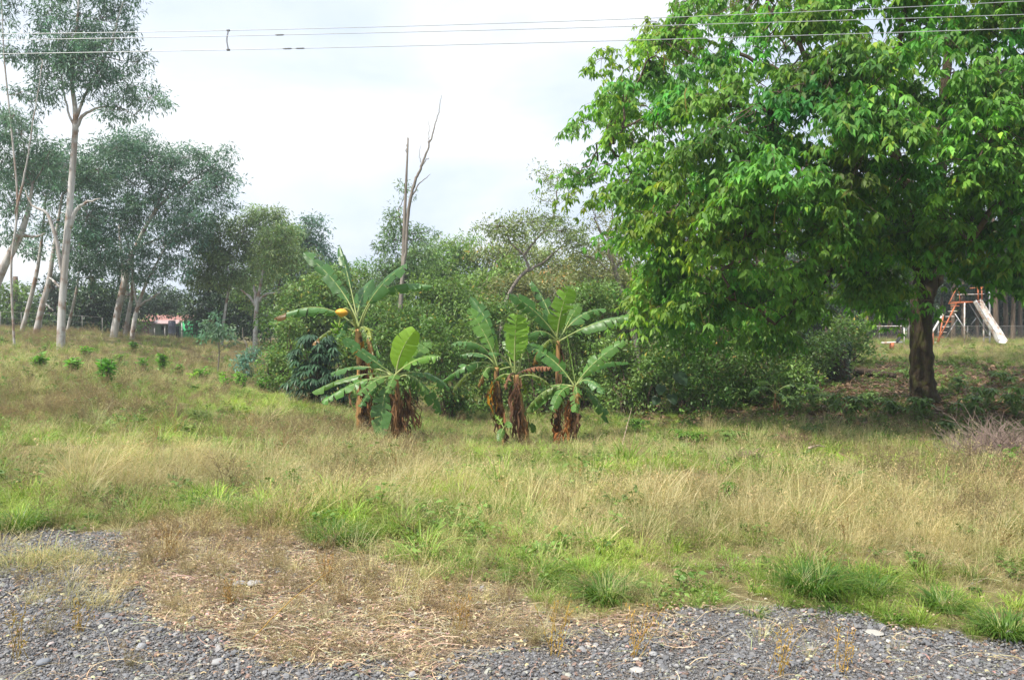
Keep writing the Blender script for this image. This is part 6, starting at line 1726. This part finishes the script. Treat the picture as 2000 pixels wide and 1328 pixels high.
# elephant ears in the thicket edge
for lab, px, py, lst in [('elephant ear plant with big dark paddles in the thicket edge', 1305, 800, [(1292, 752, 0.34), (1325, 728, 0.46), (1312, 770, 0.34), (1284, 775, 0.3)])]:
    g = foot(px, 21.6); T = thing('elephant_ear', lab, 'plant', g)
    for x, y, L in lst:
        tip = P(x, y, 21.2); s = MB(); s.tube(arc(g, tip, 0.15, 6, 0.05), np.linspace(0.02, 0.012, 6), 5); s.build('stalk', MAT['petiole'], T)
        d = unit(np.array([(x - px) * 0.02, -0.5, -0.75]))
        sh = [(0.0, 0.0), (0.25, -0.12), (0.42, 0.1), (0.40, 0.4), (0.22, 0.75), (0, 1.0), (-0.22, 0.75), (-0.40, 0.4), (-0.42, 0.1), (-0.25, -0.12)]
        s_ = unit(np.cross(d, np.array([0, -0.8, 0.6]))); nn_ = np.cross(s_, d)
        Vv = np.array([tip + s_ * a * L + d * b2 * L - nn_ * (0.12 * L * abs(a) * 2) for a, b2 in sh] + [tip + d * 0.3 * L])
        m = MB(); m.add(Vv, [[10, i, (i + 1) % 10] for i in range(10)], (0.9, 1.0, 0.9)); m.build('leaf', MAT['leaf_dark'], T)

# ------------------------------------------------------------------ grass clumps, stalks, brush, log, stones
def tuft(label, px, py, wpx, hpx, n=260, tint=(1, 1, 1)):
    g = ground_at(px, py); k = g[1] / FPX; hh = hpx * k; ww = wpx * k
    T = thing('grass_clump', label, 'grass clump', g, 'big green grass clumps on the verge')
    for nm, cnt, lo, hi, wd, c0, c1 in (('blades', n, 0.5, 1.05, 0.009, (0.7, 0.8, 0.7), (1.25, 1.2, 1.0)), ('dry_blades', n // 6, 0.5, 1.2, 0.006, (2.6, 1.6, 2.6), (3.6, 2.1, 4.0))):
        b = MB(); blades(b, cnt, hh * lo, hh * hi, wd, ww * 0.22, 0.25, 0.75, np.array(c0) * np.array(tint), np.array(c1) * np.array(tint), seg=4)
        b.v = [v + g - np.array([0, 0, 0.02]) for v in b.v]
        tag(b.build(nm, MAT['tuft'], T, smooth=False), kind='stuff')
for a in [('long bladed green clump left of centre near the gravel', 655, 1062, 120, 72), ('wide yellow green clump right of the long bladed one', 800, 1035, 130, 60, 240, (1.3, 1.1, .9)), ('dark bright clump hanging over the straw edge in the middle', 1185, 1172, 170, 74, 320), ('clump just left of the dark middle one', 1050, 1140, 150, 62, 240, (1.15, 1.05, .9)),
          ('largest dark green clump on the right verge', 1590, 1160, 200, 96, 420, (.8, .9, .8)), ('clump merging right of the largest dark one', 1700, 1165, 150, 70, 260, (1, 1, .9)), ('bright clump at the lower right corner', 1960, 1248, 170, 84, 320), ('medium clump left of the corner one', 1840, 1188, 140, 62, 240, (1, 1.05, 1)),
          ('small clump at the gravel edge below the largest', 1475, 1200, 60, 34, 110), ('small clump between gravel and verge right of middle', 1630, 1196, 70, 34, 120), ('short clump on the gravel rim to the right', 1745, 1216, 90, 40, 130, (1.1, 1.05, .9)), ('tiny clump alone on the gravel rim', 1580, 1212, 26, 24, 50),
          ('broad blue green clump on the left verge', 440, 1000, 150, 56, 240, (.85, .95, 1.2)), ('coarse clump at the left picture edge', 40, 1040, 130, 70, 260), ('green clump left in mid verge', 380, 985, 90, 50, 160, (.9, 1, 1)), ('upright clump in the right middle grass', 1500, 985, 70, 40, 120)]:
    tuft(*a)
m = MB()
def stalk(label, px, py, hpx, tint, bend=0.0, kindn='weed_stalk', n=8):
    g = ground_at(px, py); k = g[1] / FPX; hh = hpx * k
    T = thing(kindn, label, 'weed', g, 'dry weed stalks standing in the grass')
    tint = tuple(np.asarray(tint) * np.array([1.15, 1.25, 1.15]))
    s = MB(); fo = MB()
    for i in range(n):
        a = rng.uniform(0, 6.28); l = rng.uniform(0.05, 0.42) * hh
        tip = g + np.array([math.cos(a) * l + bend * hh, math.sin(a) * l, hh * rng.uniform(0.65, 1)])
        c = arc(g + np.array([rng.normal(0, .02), rng.normal(0, .02), -0.03]), tip, 0.03, 7, 0.08)
        s.tube(c, np.linspace(0.0018, 0.0009, 7), 4, tint)
        q = 9; ii = rng.integers(2, 7, q)
        leaves(fo, c[ii] + rng.normal(0, 0.012, (q, 3)), unit(rng.normal(0, 0.6, (q, 3)) + np.array([0, 0, 0.5])), rng.uniform(0.015, 0.035, q), 0.006, np.tile(np.asarray(tint), (q, 1)) * rng.uniform(0.7, 1.3, (q, 1)))
    s.build('stem', MAT['straw'], T); tag(fo.build('seed_heads', MAT['straw'], T, smooth=False), kind='stuff')
for a in [('tall reddish dead stalk on the left slope', 298, 872, 70, (.62, .45, .35)), ('dead stalk pair right of the reddish one', 345, 856, 56, (.75, .6, .45)), ('dark dead stalk before the left bananas', 772, 935, 70, (.55, .38, .28)), ('dead brown stalk on the mid left verge', 556, 900, 60, (.6, .42, .3)),
          ('pale feathery stalk left of the middle', 238, 860, 52, (.8, .65, .45)), ('feathery stalk on the slope crest', 492, 845, 50, (.8, .62, .45)), ('pale feathery stalk in front of the banana gap', 985, 985, 60, (.95, .8, .6)), ('tall feathery stalk in the right middle grass', 1295, 985, 66, (.95, .78, .55)),
          ('twin feathery stalk next to the tall one', 1345, 975, 66, (1, .8, .6)), ('buff stalk beside the yellow grass', 1130, 950, 50, (.9, .75, .5)), ('dry stalk upright on the right verge', 1812, 905, 46, (.9, .7, .45)), ('greenish dry stalk near the straw edge', 1085, 1290, 120, (.9, .75, .32), 0.1),
          ('leaning yellow stalk on the right gravel', 1235, 1290, 110, (.95, .75, .35), 0.25), ('yellow weed stalk growing from the gravel corner', 1520, 1326, 110, (.9, .75, .35), 0.15), ('thin yellow stalk on the gravel far right', 1640, 1320, 90, (.9, .72, .35), 0.2), ('spindly stalk on the left gravel edge', 30, 1300, 120, (.7, .62, .3), 0.1),
          ('yellow sprig in the left gravel', 150, 1240, 70, (.75, .65, .3), 0.1), ('brown tipped stalk on the far right verge', 1960, 1085, 60, (.45, .32, .22)), ('brown tipped stalk in the right dry grass', 1650, 1060, 56, (.5, .36, .24)), ('small dry weed among the straw', 640, 1150, 70, (.75, .55, .35)), ('dry weed bush at the straw corner', 330, 1095, 70, (.6, .46, .28)),
          ('dry weed left of the straw middle', 450, 1190, 60, (.7, .52, .32)), ('dry weed right of the straw middle', 900, 1240, 80, (.75, .58, .32))]:
    stalk(*a)
# long dry stem leaning out over the straw
T = thing('dry_reed', 'long bent yellow stem lying across the straw', 'stem', ground_at(490, 1255))
g0 = ground_at(490, 1258) + np.array([0, 0, 0.01]); g1_ = P(645, 1115, g0[1] + 0.35)
m = MB(); m.tube(arc(g0, g1_, 0.04, 9, 0.05), np.linspace(0.004, 0.002, 9), 4, (1, .85, .5)); m.build('stem', MAT['straw'], T)

def brush_pile(label, px, py, wpx, hpx, n, tint, name='dry_brush'):
    g = ground_at(px, py); k = g[1] / FPX; hh = hpx * k; ww = wpx * k / 2
    T = thing(name, label, 'brush', g, 'dead brush and cut branches by the broad tree')
    s = MB()
    for i in range(n):
        b0 = g + np.array([rng.normal(0, ww * 0.45), rng.normal(0, ww * 0.35), -0.03])
        a = rng.uniform(0, 6.28); L = hh * rng.uniform(0.5, 1.15)
        d = unit(np.array([math.cos(a) * 0.8, math.sin(a) * 0.8, rng.uniform(0.2, 1.2)]))
        e = b0 + d * L
        c = arc(b0, e, 0.05, 5, 0.3); tt = np.asarray(tint) * rng.uniform(0.6, 1.3)
        s.tube(c, np.linspace(0.006, 0.002, 5), 3, tt, cap=False)
        for j in range(4):
            p = c[int(rng.integers(1, 5))]; e2 = p + unit(d + rng.normal(0, 0.6, 3)) * L * rng.uniform(0.15, 0.4)
            s.tube(np.array([p, e2]), [0.003, 0.0012], 3, tt * rng.uniform(0.8, 1.2), cap=False)
    s.build('branches', MAT['brush'], T)
brush_pile('big heap of greyish pink dead brush at the right edge', 1960, 905, 170, 88, 420, (1.15, 1, 1))
brush_pile('small mound of brown cuttings on the verge', 1545, 868, 70, 30, 120, (1, .8, .65))
brush_pile('pale heap of dry palm cuttings left of the yellow grass', 1460, 902, 100, 34, 140, (1.3, 1.1, .95))
brush_pile('thin scatter of pale sticks by the right bananas', 1225, 902, 90, 24, 60, (1.4, 1.25, 1.1))
brush_pile('spiky pale cuttings behind the yellow grass', 1590, 885, 50, 26, 50, (1.5, 1.3, 1.15))
brush_pile('brown dead stems at the feet of the left bananas', 845, 862, 60, 30, 50, (.7, .55, .45))
brush_pile('grey tangle of twigs under the drooping crown', 1470, 720, 90, 60, 110, (.7, .65, .6))
def stick(label, pts, r, mat='bark_twig', name='fallen_branch', Y=None, tint=(1, 1, 1)):
    w_ = []
    for a in pts:
        g = ground_at(a[0], a[1]); w_.append(g + np.array([0, 0, a[2] if len(a) > 2 else r]))
    w_ = np.array(w_); T = thing(name, label, 'branch', (w_[0][0], w_[0][1], w_[0][2] - r), 'dead brush and cut branches by the broad tree')
    m = MB(); n = len(w_) * 4; m.tube(catmull(w_, n), np.linspace(r, r * 0.5, n), 7, tint, wob=0.1); m.build('wood', MAT[mat], T)
    return T
stick('dark curved branch lying before the green mound', [(1430, 848), (1445, 840, 0.12), (1465, 836, 0.14), (1490, 840, 0.03)], 0.035, 'bark_brown')
stick('pale straight stick on the yellow grass', [(1580, 896, 0.15), (1596, 893, 0.17), (1613, 892, 0.15)], 0.018, 'bark_grey', tint=(1.7, 1.5, 1.3))
stick('pale stick on the leaf mould left of the trunk', [(1700, 812), (1730, 806), (1766, 803)], 0.02, 'bark_grey')
stick('second stick crossing the leaf mould', [(1690, 806), (1720, 798), (1752, 796)], 0.018, 'bark_grey')
stick('thin dead stem slanting up by the right bananas', [(1213, 880), (1224, 872, 0.35), (1234, 866, 0.75)], 0.010, 'bark_grey', tint=(1.6, 1.4, 1.2))
# fallen log and stump
la = P(1672, 694, 27.0); lb_ = P(1748, 712, 25.6)
la[2] = hz(la[0], la[1]) + 0.16; lb_[2] = hz(lb_[0], lb_[1]) + 0.12
T = thing('fallen_log', 'dark fallen log lying between the stump and the broad trunk', 'log', (la[0], la[1], la[2] - 0.16))
m = MB(); m.tube(catmull([la, (la + lb_) / 2 + np.array([0, 0, 0.03]), lb_], 14), np.linspace(0.15, 0.09, 14), 10, (.4, .4, .4), wob=0.06); m.build('wood', MAT['bark_brown'], T)
T = thing('tree_stump', 'dark ragged stump wrapped in creepers left of the fallen log', 'stump', foot(1638, 26.5))
g = foot(1638, 26.5); m = MB(); m.tube(catmull([g - np.array([0, 0, .1]), g + np.array([0.02, 0, .5]), g + np.array([-0.05, 0, 1.2])], 10), np.linspace(0.34, 0.22, 10), 12, (.5, .5, .5), wob=0.12); m.build('wood', MAT['bark_brown'], T)
fo = MB(); q = 500; aa = rng.uniform(0, 6.28, q); zz = rng.uniform(0.1, 1.35, q)
leaves(fo, g + np.stack([np.cos(aa) * 0.32, np.sin(aa) * 0.32, zz], 1), np.stack([np.cos(aa), np.sin(aa), -0.5 + 0 * aa], 1), rng.uniform(0.08, 0.16, q), 0.07, np.ones((q, 3)) * rng.uniform(0.7, 1.3, (q, 1))); fo.build('creeper', MAT['leaf_dark'], T, smooth=False)
# stones that stand out
def stone_obj(label, px, py, wpx, col, flatness=0.6, seed=1):
    g = ground_at(px, py); s = wpx * g[1] / FPX
    me = stone_mesh(seed + 50, plain('stone_%d' % seed, col, 0.8, 0, 0.12, 30), 2)
    o = bpy.data.objects.new('stone', me); COL.objects.link(o); o.location = (g[0], g[1], g[2] + s * 0.16 * flatness + 0.01); o.scale = (s, s, s * flatness); o.rotation_euler = (0, 0, rng.uniform(0, 6.28))
    tag(o, label, 'stone', 'stones lying on the gravel')
for i, a in enumerate([('pale flat stone chips low on the right gravel', 1245, 1320, 26, (.42, .40, .38), .35), ('round whitish stone above the pale chips', 1243, 1302, 14, (.48, .45, .41), .9), ('pale grey stone right of the round white one', 1276, 1290, 20, (.36, .36, .36), .8), ('pink tan stone on the middle gravel', 1148, 1266, 15, (.55, .45, .38), .9),
                       ('grey lump of rock in the straw', 497, 1152, 34, (.36, .355, .35), .9), ('darker lump beside the straw rock', 468, 1148, 24, (.26, .25, .25), .9), ('long flat grey stone on the left gravel', 276, 1275, 30, (.30, .31, .33), .6), ('grey stone at the lower left middle', 425, 1308, 26, (.33, .33, .33), .8),
                       ('small pinkish stone in the left gravel', 100, 1262, 14, (.45, .38, .36), .9), ('pale flake on the right gravel near the grass', 1708, 1242, 34, (.42, .40, .36), .2), ('small white stone right of the flake', 1764, 1278, 14, (.6, .6, .58), .9), ('white stone low at the right gravel', 1735, 1265, 12, (.55, .55, .53), .9), ('blue grey cobble at the bottom left', 84, 1300, 26, (.20, .215, .24), .8),
                       ('pale stone hidden in the left verge', 288, 952, 10, (.7, .68, .66), .9)]):
    stone_obj(*a, seed=i)

# ------------------------------------------------------------------ damp hazy air over the whole place
mb = MB(); mb.box((0, 105, 10.5), (630, 470, 29))
m, N, L = nmat('haze_air')
out = N.new('ShaderNodeOutputMaterial'); pv = N.new('ShaderNodeVolumePrincipled')
pv.inputs['Color'].default_value = (0.84, 0.93, 1.0, 1)
pv.inputs['Density'].default_value = 0.0012
pv.inputs['Anisotropy'].default_value = 0.2
L.new(pv.outputs[0], out.inputs['Volume'])
tag(mb.build('haze', m, smooth=False), 'thin pale haze in the air', kind='stuff')
